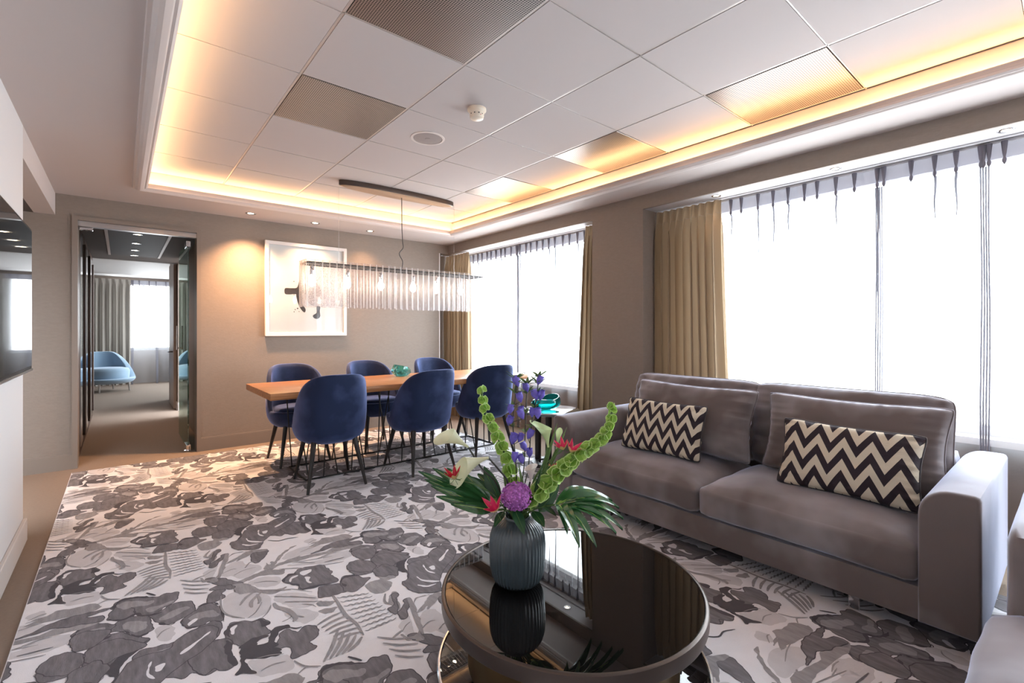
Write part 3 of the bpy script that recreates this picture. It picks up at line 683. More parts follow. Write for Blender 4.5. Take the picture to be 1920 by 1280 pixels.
for y in (FY0, FY1-b): g.box(FX0, y, 1.757, FX1, y+b, 1.770)
for x in (FX0, FX1-b, 1.76, 2.36): g.box(x, FY0, 1.757, x+b, FY1, 1.770)
g.box(FX0, CYC-.004, 1.760, FX1, CYC+.004, 1.768)
obj('frame', g, M['black'], t, world=True)
def slat(x0, y0, x1, y1):
    zz0, zz1 = 1.400+random.uniform(-.002,.002), 1.788
    q = G(); c = .0018; q.add([(x, y, z) for z in (zz0, zz1) for x, y in ((x0+c, y0), (x1-c, y0), (x1, y0+c), (x1, y1-c), (x1-c, y1), (x0+c, y1), (x0, y1-c), (x0, y0+c))], [], 0)
    for i in range(8):
        long_x = (x1-x0) > (y1-y0); main = i in ((0, 4) if long_x else (2, 6))
        j = (i+1) % 8; q.f.append((i, j, 8+j, 8+i)); q.m.append(0 if main else 1)
    q.f.append(tuple(range(8))[::-1]); q.m.append(1); q.f.append(tuple(range(8, 16))); q.m.append(1); return q
ns = 30; px = (FX1-FX0)/ns
for k in range(ns):
    a = FX0+k*px
    for y in (FY0-.010, FY1+.003): obj('glass_slat', slat(a+.002, y, a+px-.002, y+.008), [M['slat'], M['slatedge']], t, None, world=True)
for k in range(3):
    a = FY0+k*(FY1-FY0)/3
    for x in (FX0-.012, FX1+.004): obj('glass_slat', slat(x, a+.002, x+.008, a+(FY1-FY0)/3-.002), [M['slat'], M['slatedge']], t, None, world=True)
for x in (1.245, 1.55, 1.86, 2.19, 2.45, 2.74):
    z = 1.60
    obj('socket', G().lathe([(.008,.15),(.016,.14),(.017,.075),(.014,.07)], 14, (x, CYC, z)), M['chrome'], t, 40, world=True)
    obj('bulb', G().lathe([(.012,.072),(.014,.055),(.024,.032),(.028,.010),(.024,-.012),(.012,-.026),(.001,-.029)], 16, (x, CYC, z)), M['bulb'], t, 60, world=True)

# ------------------------------------------------------------------ dining table
t = thing('dining_table', 'long oak-topped dining table on black metal rod legs', 'table', (2.07, 4.157, .004))
obj('tabletop', G().rbox(.83, 3.73, .69, 3.31, 4.585, .74, .003, 2), M['oak'], t, 40, world=True)
for sgn, lab in ((-1, ''), (1, '')):
    g = G(); yb = 4.157+sgn*.24; yt = 4.157+sgn*.14
    g.tube([(1.13, yb, .014), (3.01, yb, .014)], .007, 6); g.tube([(1.05, yt, .683), (3.09, yt, .683)], .007, 6)
    n = 17
    for k in range(n):
        xa = 1.15+k*(1.84)/(n-1); xb = xa+(.07 if k % 2 else -.07)
        xb = min(max(xb, 1.06), 3.08); g.tube([(xa, yb, .014), (xb, yt, .683)], .005, 6)
    obj('rod_frame', g, M['black'], t, 50, world=True)
g = G()
for x in (1.13, 3.01): g.tube([(x, 4.157-.24, .014), (x, 4.157+.24, .014)], .007, 6)
for x in (1.05, 3.09): g.tube([(x, 4.157-.14, .683), (x, 4.157+.14, .683)], .007, 6)
obj('cross_rail', g, M['black'], t, 50, world=True)

# ------------------------------------------------------------------ dining chairs
RZ = .0075
def make_chair(label, loc, rz):
    t = thing('dining_chair', label, 'chair', loc, rz, 'blue velvet dining chairs')
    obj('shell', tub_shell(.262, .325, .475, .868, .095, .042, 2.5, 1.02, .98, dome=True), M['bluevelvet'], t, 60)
    rows = []
    for s, z in ((.2,.425),(.96,.43),(1.0,.455),(1.0,.478),(.95,.494),(.82,.502),(.4,.506),(.02,.506)):
        rows.append([(.222*s*sin(a)*(abs(sin(a))**2.6+abs(cos(a))**2.6)**(-1/2.6), -.216*s*cos(a)*(abs(sin(a))**2.6+abs(cos(a))**2.6)**(-1/2.6)+.008, z) for a in [2*pi*i/40 for i in range(40)]])
    obj('seat', G().rings(rows), M['bluevelvet'], t, 60)
    for sx in (-1, 1):
        for y0, y1 in ((-.15, -.235), (.15, .225)):
            obj('leg', G().tube([(sx*.15, y0, .37), (sx*.155, y0*1.03, .33), (sx*.212, y1, 0)], [.020,.020,.0105], 12), M['legwood'], t, 60)
    return t
c0 = make_chair('navy velvet dining chair, back to viewer, nearest the doorway side', (1.27, 3.79, RZ), radians(-4))
dup(c0, (2.015, 3.71, RZ), radians(5), 'navy velvet dining chair, back to viewer, middle of the near side')
dup(c0, (2.79, 3.82, RZ), radians(-6), 'navy velvet dining chair, back to viewer, beside the round side table')
dup(c0, (1.27, 4.62, RZ), pi, 'navy velvet dining chair on the wall side, under the left table end')
dup(c0, (2.02, 4.64, RZ), pi+.04, 'navy velvet dining chair on the wall side, middle, left of the aqua glass')
dup(c0, (2.80, 4.66, RZ), pi-.05, 'navy velvet dining chair on the wall side, nearest the window corner')

# aqua faceted ornament on the dining table
def faceted(name, label, loc, r, h, mat, tilt=0, seed=3, n=7):
    rnd = random.Random(seed); g = G(); rings = []
    for rr, z in ((.55,0),(.95,.30),(1.0,.62),(.74,1.0)):
        rings.append([(r*rr*cos(2*pi*i/n+z*.5)*(1+rnd.uniform(-.10,.10)), r*rr*sin(2*pi*i/n+z*.5)*.8*(1+rnd.uniform(-.1,.1)), h*z+(tilt*r*cos(2*pi*i/n) if z > .9 else 0)) for i in range(n)])
    for rr, z in ((.62,.98),(.70,.5),(.40,.16)):
        rings.append([(r*rr*cos(2*pi*i/n+z*.5), r*rr*sin(2*pi*i/n+z*.5)*.8, h*z+(tilt*r*cos(2*pi*i/n) if z > .9 else 0)) for i in range(n)])
    g.rings(rings); o = obj(name, g, mat, None); o.location = loc; return o
o = faceted('glass_bowl', '', (2.17, 4.36, .7405), .105, .105, M['aqua'], .12, 5); o.rotation_euler = (0, 0, 2.3)
tag(o, 'faceted aqua glass bowl on the oak dining table', 'bowl')

# ------------------------------------------------------------------ round side table with teal bowl
SX, SY, SR = 2.83, 2.90, .255
t = thing('side_table', 'round glass-topped side table with dark legs by the sofa arm', 'side table', (SX, SY, RZ))
obj('tabletop', G().lathe([(SR-.01,.492),(SR,.496),(SR,.512),(SR-.004,.515),(.001,.515)], 48), M['tableglass'], t, 40)
for k in range(3):
    a = radians(100+120*k); obj('leg', G().tube([(.13*cos(a), .13*sin(a), 0), (.13*cos(a), .13*sin(a), .492)], .027, 16), M['legwood'], t, 50)
obj('shelf_ring', G().lathe([(.10,.06),(.16,.06),(.16,.075),(.10,.075)], 32, cap=False), M['legwood'], t, 40)
def organic(loc):
    g = G(); n = 36; rings = []
    for rr, z in ((.30,0),(.62,.10),(.90,.30),(1.0,.55),(.98,.78),(.90,1.0),(.84,1.0),(.88,.75),(.85,.55),(.7,.30),(.3,.16)):
        rings.append([(.125*rr*cos(a)*(1+.06*sin(3*a+1)), .105*rr*sin(a)*(1+.05*cos(2*a)), .10*z+(.018*cos(a-.3)+.012*sin(2*a) if z > .7 else 0)) for a in [2*pi*i/n for i in range(n)]])
    g.rings(rings); return g
o = obj('glass_bowl', organic(None), M['teal'], None, 50); o.location = (SX-.035, SY+.02, RZ+.5155); o.rotation_euler = (0, 0, -.6)
tag(o, 'wavy teal glass bowl on the round side table', 'bowl')

# ------------------------------------------------------------------ sofa
def soft(x0, y0, z0, x1, y1, z1, r=.05, bulge=(0,0,0,0,0,0), n=14, wr=.0, seed=0, ex=5):
    """rounded cushion block: bulge = (-x,+x,-y,+y,-z,+z)"""
    cx, cy, cz = (x0+x1)/2, (y0+y1)/2, (z0+z1)/2; hx, hy, hz = (x1-x0)/2, (y1-y0)/2, (z1-z0)/2
    b = bmesh.new(); bmesh.ops.create_cube(b, size=2); bmesh.ops.subdivide_edges(b, edges=b.edges[:], cuts=n, use_grid_fill=True)
    for v in b.verts:
        p = v.co.copy(); q = Vector((p.x*hx, p.y*hy, p.z*hz))
        inner = Vector((max(-hx+r, min(hx-r, q.x)), max(-hy+r, min(hy-r, q.y)), max(-hz+r, min(hz-r, q.z))))
        d = q-inner
        if d.length > 1e-6: q = inner+d.normalized()*r
        u, w, h = p.x, p.y, p.z
        bx = (1-w*w)*(1-h*h); by = (1-u*u)*(1-h*h); bz = (1-u**4)*(1-w**4)
        q.x += -bulge[0]*bx*max(0,-u) + bulge[1]*bx*max(0,u)
        q.y += -bulge[2]*by*max(0,-w) + bulge[3]*by*max(0,w)
        q.z += -bulge[4]*bz*max(0,-h) + bulge[5]*bz*max(0,h)
        if wr:
            q += Vector((noise.noise(q*7+Vector((seed,0,0))), noise.noise(q*7+Vector((0,seed,9))), noise.noise(q*7+Vector((5,0,seed)))))*wr
        v.co = q+Vector((cx, cy, cz))
    g = G(); g.bm(b); b.free(); return g
SX0, SX1, SY0, SY1 = 2.33, 3.28, .222, 2.355
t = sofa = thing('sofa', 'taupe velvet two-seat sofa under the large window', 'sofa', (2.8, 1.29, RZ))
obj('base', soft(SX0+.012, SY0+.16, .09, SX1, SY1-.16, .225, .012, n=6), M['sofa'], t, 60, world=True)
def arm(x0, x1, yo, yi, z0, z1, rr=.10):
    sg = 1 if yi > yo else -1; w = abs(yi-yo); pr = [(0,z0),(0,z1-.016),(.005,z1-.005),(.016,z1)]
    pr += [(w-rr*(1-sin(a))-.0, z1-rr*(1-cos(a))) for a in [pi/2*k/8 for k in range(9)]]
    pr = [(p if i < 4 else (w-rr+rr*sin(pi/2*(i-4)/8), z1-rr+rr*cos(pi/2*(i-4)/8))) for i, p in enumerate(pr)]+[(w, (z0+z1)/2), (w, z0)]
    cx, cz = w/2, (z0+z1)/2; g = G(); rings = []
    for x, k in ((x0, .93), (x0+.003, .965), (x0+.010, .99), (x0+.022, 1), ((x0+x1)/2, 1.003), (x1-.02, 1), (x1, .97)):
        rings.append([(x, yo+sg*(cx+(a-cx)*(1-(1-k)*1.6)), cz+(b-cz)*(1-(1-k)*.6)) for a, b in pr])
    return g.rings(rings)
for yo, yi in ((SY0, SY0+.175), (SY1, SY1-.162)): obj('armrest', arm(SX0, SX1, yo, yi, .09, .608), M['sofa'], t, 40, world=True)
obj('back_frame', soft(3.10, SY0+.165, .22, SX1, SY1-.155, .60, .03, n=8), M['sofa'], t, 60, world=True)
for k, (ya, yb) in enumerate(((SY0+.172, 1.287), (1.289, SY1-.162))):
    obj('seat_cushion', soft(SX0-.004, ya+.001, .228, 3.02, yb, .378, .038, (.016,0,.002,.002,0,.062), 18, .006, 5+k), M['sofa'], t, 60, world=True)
    sofa_parts = globals().setdefault('sofa_parts', []); sofa_parts.append((k, (ya+yb)/2))
for x in (2.42, 3.2):
    for y in (.62, 1.95): obj('leg', G().rbox(x-.006, y-.02, 0, x+.006, y+.02, .1-RZ, .002, 1).xf(Matrix.Translation((0,0,RZ))), M['chrome'], t, 40, world=True)

# pillows: built flat (x across, y up, z thickness) in their own frame, then stood up
def pillow(w, h, th, n=36, seed=0, pinch=.06, wr=.006, rcn=.035):
    b = bmesh.new(); g = G()
    def P(u, v, s):
        a, c = u*2-1, v*2-1
        x = a*(1-pinch*(1-abs(a)**1.0)*0-pinch*(c*c)*0) ; y = c
        ex = 1-pinch*(1-a*a)*abs(c)**3; ey = 1-pinch*(1-c*c)*abs(a)**3
        prof = max(0, (1-a**2)*(1-c**2))**.36
        z = s*th/2*prof; rc = 1-rcn*(a*c)**8
        q = Vector((a*w/2*ey*rc, c*h/2*ex*(1-rcn*w/h*(a*c)**8), z)); nz = noise.noise(Vector((q.x*9+seed, q.y*9, s*3)))*wr*prof*1.5
        edge = (1-prof); tq = (q.x if abs(c) > abs(a) else q.y); wv = noise.noise(Vector((tq*42, seed*3.3+(1 if abs(c) > abs(a) else 9), max(abs(a), abs(c))*1.5)))*.030*edge*min(1, prof*2.2)*min(1, max(0, (max(abs(a), abs(c))-.45)*3))
        return (q.x, q.y, z+nz+s*wv)
    g.grid(lambda i, j: P(i, j, 1), n, n); g.grid(lambda i, j: P(i, j, -1), n, n); return g
def piping(w, h, r=.004, pinch=.06, n=26, rcn=.035):
    pts = []
    def e(a, c):
        ex = 1-pinch*(1-a*a)*abs(c)**3; ey = 1-pinch*(1-c*c)*abs(a)**3; return (a*w/2*ey*(1-rcn*(a*c)**8), c*h/2*ex*(1-rcn*w/h*(a*c)**8), 0)
    for i in range(n): pts.append(e(-1+2*i/n, -1))
    for i in range(n): pts.append(e(1, -1+2*i/n))
    for i in range(n): pts.append(e(1-2*i/n, 1))
    for i in range(n): pts.append(e(-1, 1-2*i/n))
    pts.append(pts[0]); return G().tube(pts, r, 6)
def stand(o, loc, tilt, roll=0, yaw=0): o.matrix_basis = stand_m(loc, tilt, roll, yaw)
def stand_m(loc, tilt, roll=0, yaw=0):
    # local z (thickness) faces -X world, local x -> -Y world, local y -> up
    R = Matrix(((0,0,-1),(-1,0,0),(0,1,0))).to_4x4()
    return Matrix.Translation(loc) @ Matrix.Rotation(yaw, 4, 'Z') @ Matrix.Rotation(tilt, 4, 'Y') @ R @ Matrix.Rotation(roll, 4, 'Z')
for nm, loc, w, h, tl, rl, yw, lb, sd in (
    ('a', (2.80, 1.60, .645), .82, .44, radians(16), radians(-1), radians(2), 'plain taupe velvet pillow behind the chevron cushion nearer the dining table', 1),
    ('b', (2.82, .75, .645), .80, .43, radians(15), radians(0), radians(0), 'plain taupe velvet pillow behind the chevron cushion nearer the sofa end', 2)):
    o = obj('pillow', pillow(w, h, .21, seed=sd, pinch=.09, wr=.016), M['sofa'], None, 180); stand(o, loc, tl, rl, yw); tag(o, lb, 'pillow', 'plain taupe pillows')
    obj('seam', piping(w, h, .0035, .09), M['sofa'], o, 180)
for nm, loc, w, h, tl, rl, yw, lb, sd, mt in (
    ('a', (2.60, 1.665, .595), .53, .335, radians(18), radians(-1), radians(6), 'black and cream chevron cushion on the sofa seat nearer the dining table', 4, chevron('chevron_fabric_fine', .086, .096, .084)),
    ('b', (2.61, .70, .590), .57, .335, radians(18), radians(-1), radians(3), 'black and cream chevron cushion on the sofa seat at the window end', 7, chevron('chevron_fabric_wide', .104, .100, .086))):
    t = thing('cushion', lb, 'cushion', (0,0,0), 0, 'chevron cushions'); stand(t, loc, tl, rl, yw)
    obj('cover', pillow(w, h, .16, seed=sd, pinch=.08, wr=.01), mt, t, 180); obj('piping', piping(w, h, pinch=.08), M['ink'], t, 180)

for k, ym in sofa_parts:
    g = pillow(.93, .50, .24, seed=11+k, pinch=.015, wr=.02, rcn=.05); Mx = stand_m((3.03, ym+(-.03 if k else .0), .635), radians(10), 0, 0)
    g.xf(Mx); obj('back_cushion', g, M['sofa'], sofa, 180, world=True)
    g = piping(.93, .50, .0035, .015, 26, .05); g.xf(Mx); obj('cushion_seam', g, M['sofa'], sofa, 180, world=True)
# armchair at the lower right corner
t = thing('armchair', 'pale taupe velvet armchair seat corner at the lower right', 'armchair', (2.2, -.3, RZ))
obj('armrest', soft(2.085, -.06, .09, 2.95, .148, .58, .03, (.004,0,0,.004,0,.008), 10, .002, 4), M['sofa'], t, 60, world=True)
obj('armrest', soft(2.085, -1.16, .09, 2.95, -.95, .58, .03, (.004,0,0,.004,0,.008), 10, .002, 5), M['sofa'], t, 60, world=True)
obj('base', soft(1.50, -1.12, .09, 2.95, .12, .20, .02, n=6), M['sofa'], t, 60, world=True)
obj('seat_cushion', soft(1.40, -1.15, .20, 2.12, .185, .345, .06, (.02,0,.0,.010,0,.035), 18, .006, 8), M['sofa'], t, 60, world=True)
obj('backrest', soft(2.72, -.96, .20, 2.95, -.05, .74, .06, n=8), M['sofa'], t, 60, world=True)
for x in (1.60, 2.85):
    for y in (-1.05, -.0): obj('leg', G().rbox(x-.006, y-.02, RZ, x+.006, y+.02, .1, .002, 1), M['chrome'], t, 40, world=True)

# ------------------------------------------------------------------ coffee table
KX, KY, KR, KZ = 1.263, 1.186, .466, .28
t = thing('coffee_table', 'round black glass coffee table with bronze rim and drum base', 'coffee table', (KX, KY, RZ))
obj('base_plate', G().lathe([(.001,0),(.47,0),(.478,.004),(.478,.018),(.472,.022),(.001,.022)], 96), M['blackglass'], t, 40)
obj('base_rim', G().lathe([(.478,.002),(.482,.004),(.482,.021),(.478,.025),(.473,.025),(.473,.022)], 96, cap=False), M['chrome'], t, 40)
obj('drum', G().lathe([(.375,.022),(.375,.232),(.36,.234)], 96, cap=False), M['gold'], t, 60)
obj('glass_top', G().lathe([(.001,.236),(KR-.012,.236),(KR-.012,KZ-RZ-.002),(KR-.014,KZ-RZ),(.001,KZ-RZ)], 128), M['blackglass'], t, 30)
obj('rim', G().lathe([(KR-.03,.228),(KR,.228),(KR+.001,.232),(KR+.001,KZ-RZ),(KR-.003,KZ-RZ+.003),(KR-.010,KZ-RZ+.003),(KR-.0118,KZ-RZ)], 128, cap=False), M['bronze'], t, 40)

# ------------------------------------------------------------------ vase
VX, VY, VZ = 1.118, 1.317, KZ+.0005
prof = [(.001,0),(.062,0),(.070,.003,.3),(.083,.012),(.093,.032),(.0985,.06),(.101,.10),(.1015,.14),(.099,.172),(.091,.198),(.078,.216,.9),(.064,.228,.6),(.054,.234,.3),(.049,.236,0),(.048,.243,0),(.044,.244,0),(.043,.236,0),(.06,.22,0),(.085,.17,0),(.09,.10,0),(.07,.02,0),(.001,.012,0)]
o = obj('vase', G().lathe(prof, 264, rib=.018, ribn=44), M['vase'], None, 50); o.location = (VX, VY, VZ)
tag(o, 'ribbed blue grey vase holding the bouquet on the coffee table', 'vase')

# ------------------------------------------------------------------ bouquet
DV = VX*S_+VY*C_
RT = Vector((C_, -S_, 0)); FW = Vector((S_, C_, 0)); UP = Vector((0,0,1))
def W(u, v, dd=0.):
    """a point at the vase's distance (plus dd metres farther)"""
    D = DV+dd; return Vector((0,0,H))+FW*D+RT*((u-960)*D/F)+UP*(-(v-CY)*D/F)
NECK = Vector((VX, VY, VZ+.10))
def stem_pts(top, bend=None, n=8):
    """curve from inside the vase up through its neck to top"""
    mouth = Vector((VX, VY, VZ+.25)); d = (Vector(top)-mouth); m2 = mouth+Vector((max(-.03, min(.03, d.x*.25)), max(-.03, min(.03, d.y*.25)), 0))
    pts = [NECK+(m2-mouth)*.2, m2]
    if bend: pts += [Vector(b) for b in bend]
    pts.append(Vector(top)); return catmull([tuple(p) for p in pts], n, False)
def frame_dir(d):
    d = d.normalized(); a = d.cross(UP)
    if a.length < .05: a = d.cross(RT)
    a.normalize(); return d, a, a.cross(d).normalized()
def petal_g(g, base, d, up, L, Wd, curl=.3, cup=.2, m=0, n=7, point=1.0, roll=0):
    """leaf/petal: base point, direction, up vector"""
    d = d.normalized(); s = d.cross(up).normalized(); u = s.cross(d).normalized()
    if roll: R = Matrix.Rotation(roll, 3, d); s = R @ s; u = R @ u
    def fn(i, j):
        t = i; a = (j*2-1); w = Wd/2*(sin(pi*min(1, t**.75))**.8 if point else 1)*(1-.15*t)
        if t > .999: w = 0.0005
        p = base+d*(L*t*(1-.15*curl*t))+s*(a*w)+u*(L*curl*t*t*.6*(-1)+cup*w*a*a)
        return tuple(p)
    return g.grid(fn, n, 4, m)
def simple_stem(name, label, cat, top, bend, r=.003, mat='stem'):
    t = thing(name, label, cat, (VX, VY, VZ+.25)); pts = stem_pts(top, bend)
    obj('stem', G().tube(pts, r, 7), M[mat], t, 180, world=True); return t, [Vector(p) for p in pts]

# bells of Ireland
def bells(label, path, n, r0, r1, seed):
    rnd = random.Random(seed); t = thing('bells_of_ireland', label, 'flower', (VX, VY, VZ+.25), 0, 'bells of ireland stems')
    top = path[-1]; pts = catmull([tuple(p) for p in [NECK, Vector((VX, VY, VZ+.25))]+list(path)], 8, False); P = [Vector(p) for p in pts]
    obj('stem', G().tube(P, .0035, 7), M['stem'], t, 180, world=True)
    seg = P[14:]
    for k in range(n):
        f = k/(n-1); q = f*(len(seg)-2); i = int(q); c = seg[i].lerp(seg[i+1], q-i); d, a, b = frame_dir(seg[min(i+1, len(seg)-1)]-seg[max(i-1, 0)])
        R = r0+(r1-r0)*f
        nb = 4 if f < .92 else 3
        for s in range(nb):
            an = k*1.05+s*2*pi/nb+rnd.uniform(-.2,.2); o = (a*cos(an)+b*sin(an)); dr = (o*1.0+d*rnd.uniform(-.15,.5)+UP*.1-FW*.25).normalized(); c = seg[i].lerp(seg[i+1], q-i)+d*rnd.uniform(-.006,.006)
            g = G(); dd, aa, bb = frame_dir(dr); base = c+o*.002
            rings = []
            for rr, h in ((.12,0),(.45,.30),(.72,.62),(1.0,.88),(1.14,.96),(1.02,.90),(.70,.66),(.40,.38),(.08,.14)):
                rings.append([tuple(base+dd*(h*R*.85)+(aa*cos(2*pi*w/16)+bb*sin(2*pi*w/16))*(R*rr*(1+(.07*cos(5*2*pi*w/16+k) if rr > .9 else 0)))) for w in range(16)])
            g.rings(rings[:4], 0, cap=False); g.rings(rings[3:6], 2, cap=False); g.rings(rings[5:], 1, cap=False)
            if nb*n <= 60 or True: obj('bell', g, [M['bell'], M['bellin'], M['bellrim']], t, 60, world=True)
    return t
bells('lime green bells of ireland stem leaning left over the bouquet', [W(968,930,.0), W(958,890,.01), W(943,842,.03), W(925,803,.05), W(908,765,.06), W(903,727,.07)], 12, .0235, .013, 1)
bells('long lime green bells of ireland stem leaning right toward the sofa', [W(1008,925,-.03), W(1048,885,-.04), W(1088,850,-.04), W(1125,826,-.03), W(1145,790,-.02), W(1147,757,-.01)], 15, .0275, .012, 2)

# gentians
def gentian(label, path, blooms, seed):
    rnd = random.Random(seed); t = thing('gentian', label, 'flower', (VX, VY, VZ+.25), 0, 'violet gentian stems')
    pts = catmull([tuple(p) for p in [NECK, Vector((VX, VY, VZ+.25))]+list(path)], 7, False); P = [Vector(p) for p in pts]
    obj('stem', G().tube(P, .0022, 6), M['dkstem'], t, 180, world=True)
    for c in blooms:
        g = G(); d = (UP+RT*rnd.uniform(-.5,.5)+FW*rnd.uniform(-.3,.3)).normalized(); dd, a, b = frame_dir(d); R = rnd.uniform(.0125,.0155)
        rings = []
        for rr, h in ((.15,-1.2),(.55,-.6),(.95,.1),(1.0,.7),(.75,1.3),(.95,1.55),(.6,1.2),(.3,.6)):
            rings.append([tuple(c+dd*(h*R)+(a*cos(2*pi*w/10)+b*sin(2*pi*w/10))*(R*rr*(1+(.16*cos(5*2*pi*w/10) if h > 1 else 0)))) for w in range(10)])
        g.rings(rings, cap=True); obj('blossom', g, M['gent'], t, 60, world=True)
        near = min(P, key=lambda p: (p-(c-dd*R*2)).length); obj('flower_stalk', G().tube([near, c-dd*R], .0014, 5), M['dkstem'], t, 180, world=True)
    top = P[-1]
    for lv, (f0, cnt, LL) in enumerate(((1.0, 11, .050), (.93, 6, .042), (.84, 5, .048), (.72, 4, .040), (.6, 3, .03))):
        c = P[int(f0*(len(P)-1))]
        for k in range(cnt):
            an = 2*pi*k/cnt+rnd.random()+seed; d = (RT*cos(an)+FW*sin(an))+UP*rnd.uniform(.4,1.1)
            g = G(); petal_g(g, c, d, UP, LL*rnd.uniform(.8,1.2), .013, .25, .3, n=5); obj('leaf', g, M['stem'], t, 180, world=True)
    return t
gentian('tall violet gentian, left of the blue-flowered stems', [W(968,880,.0), W(962,800,.0), W(966,745,.01), W(969,712,.01)], [W(969,716,0), W(975,746,0), W(957,768,-.01), W(978,778,0), W(955,790,0), W(962,824,-.01), W(975,822,0), W(965,858,-.01), W(978,862,-.01)], 1)
gentian('tall violet gentian, middle of the blue-flowered stems, topmost leaves', [W(990,880,.02), W(996,800,.03), W(1006,745,.03), W(1010,708,.03)], [W(1011,714,.02), W(1004,741,.02), W(1014,742,.02), W(998,774,.02), W(1008,776,.02), W(993,815,.02), W(993,850,.02)], 2)
gentian('short violet gentian partly hidden behind the other two', [W(982,880,.05), W(985,800,.06), W(988,722,.07)], [W(987,728,.06), W(976,770,.06), W(983,838,.05)], 3)

# callas
def calla(label, base, tip, stembend, mat, R=.03, flare=1.0, droop=Vector((0,0,0)), spad=True, roll=0.):
    t = thing('calla_lily', label, 'flower', (VX, VY, VZ+.25), 0, 'calla lilies')
    pts = stem_pts(base, stembend); obj('stem', G().tube(pts, .0035, 8), M['dkstem'] if mat != 'callag' else M['stem'], t, 180, world=True)
    ax = (tip-base); L = ax.length; d, a, b = frame_dir(ax); Rm = Matrix.Rotation(roll, 3, d); a = Rm @ a; b = Rm @ b
    def fn(i, j):
        h = i; th = -pi*1.08+2*pi*1.08*j
        side = .5+.5*cos(th)                       # 1 at the long lip
        r = R*(.14+.86*h**1.6)*(1+.35*flare*h**3*side)
        ln = L*h*(.62+.38*side**1.5)
        p = base+d*ln+(a*cos(th)+b*sin(th))*r+droop*(h*h*side)*L
        return tuple(p)
    g = G().grid(fn, 14, 26)
    obj('spathe', g, M[mat], t, 180, world=True)
    if spad: obj('spadix', G().tube([base+d*L*.1, base+d*L*.55], [.004,.003], 8), M['yel'], t, 180, world=True)
    return t
calla('cream calla lily bending left, upper of the two left callas', W(878,838,-.02), W(822,800,-.05), [W(930,905,-.02), W(905,880,-.02)], 'calla', .030, .6, Vector((0,0,-.25)), roll=.6)
calla('large cream calla lily bending left, lower of the two left callas', W(916,858,-.04), W(846,872,-.08), [W(952,905,-.03), W(935,880,-.03)], 'calla', .034, .8, Vector((0,0,-.45)), roll=.4)
calla('pale green calla lily standing behind the red blossoms on the right', W(1028,838,.02), W(1018,786,.02), [W(1000,905,0), W(1018,870,.02)], 'callag', .026, .5, -RT*.2, roll=1.2)
calla('small pale green calla bud on the right of the bouquet', W(1043,842,.04), W(1050,800,.04), [W(1010,905,0), W(1030,870,.03)], 'callag', .012, .3)
calla('blush white calla lily low in the middle of the bouquet', W(994,902,-.06), W(1004,866,-.10), [W(988,930,-.04)], 'callaw', .026, .9, -RT*.3, roll=2.0)

# gloriosas
def gloriosa(label, c, R, seed, mat='red', dirv=None):
    R *= 1.2
    rnd = random.Random(seed); t = thing('gloriosa_lily', label, 'flower', (VX, VY, VZ+.25), 0, 'red gloriosa lilies')
    d = dirv or (UP*.8-FW*.5); d = d.normalized(); dd, a, b = frame_dir(d)
    pts = stem_pts(c, [W(960, 935, -.02).lerp(c, .45)]); obj('stem', G().tube(pts, .0018, 6), M['stem'], t, 180, world=True)
    for k in range(6):
        an = k*pi/3+rnd.uniform(-.15,.15); o = a*cos(an)+b*sin(an); g = G(); pd = (o*.75+dd*.75).normalized(); L = R*rnd.uniform(1.6,2.1)
        petal_g(g, c+o*.003, pd, -o+dd*.3, L, R*.62, -.28, .45, 0, 10); petal_g(g, c+o*.0035-dd*.001, pd, -o+dd*.3, L*.985, R*.76, -.28, .38, 1, 10)
        obj('petal', g, [M[mat], M['yel']], t, 180, world=True)
    for k in range(5):
        an = k*2*pi/5; o = a*cos(an)+b*sin(an); obj('stamen', G().tube([c, c+o*R*.6-dd*R*.3, c+o*R*1.3-dd*R*.2], .0009, 5), M['stem'], t, 180, world=True)
    return t
gloriosa('red gloriosa lily resting on the left palm leaf', W(853,897,-.06), .021, 1, 'red', UP*.9-RT*.2-FW*.3)
gloriosa('red gloriosa lily low at the front, left of the purple allium', W(930,957,-.10), .025, 2, 'pink', UP*.8-RT*.35-FW*.5)
gloriosa('pink gloriosa lily against the sofa arm, left of the long green bells', W(1056,842,-.02), .019, 3, 'pink', UP*.9-RT*.3-FW*.3)
gloriosa('second pink gloriosa lily, right neighbour of the first by the sofa arm', W(1070,846,-.04), .020, 4, 'pink', UP*.8+RT*.35-FW*.4)
gloriosa('small red gloriosa bloom half hidden behind the green bells', W(1040,878,.0), .012, 5, 'red', UP*.8-RT*.3)

# allium
t, P = simple_stem('allium', 'round purple allium head low in the middle of the bouquet', 'flower', W(972,950,-.06), None, .004)
c = W(968, 930, -.07); rnd = random.Random(3); g = G()
g.sphere(c, .046, 18, 12, 0, (1.05,1,.92))
for k in range(330):
    z = rnd.uniform(-1, 1); a = rnd.uniform(0, 2*pi); q = math.sqrt(1-z*z); o = Vector((q*cos(a), q*sin(a), z)); p = c+Vector((o.x*.054, o.y*.052, o.z*.047))
    r = rnd.uniform(.0035,.0055); dd, aa, bb = frame_dir(o)
    vs = [tuple(p+o*r*.8)]+[tuple(p+(aa*cos(2*pi*w/5)+bb*sin(2*pi*w/5))*r) for w in range(5)]+[tuple(p-o*r)]
    g.add(vs, [(0,1+w,1+(w+1)%5) for w in range(5)]+[(6,1+(w+1)%5,1+w) for w in range(5)])
o = obj('flower_head', g, M['allium'], t, None, world=True)

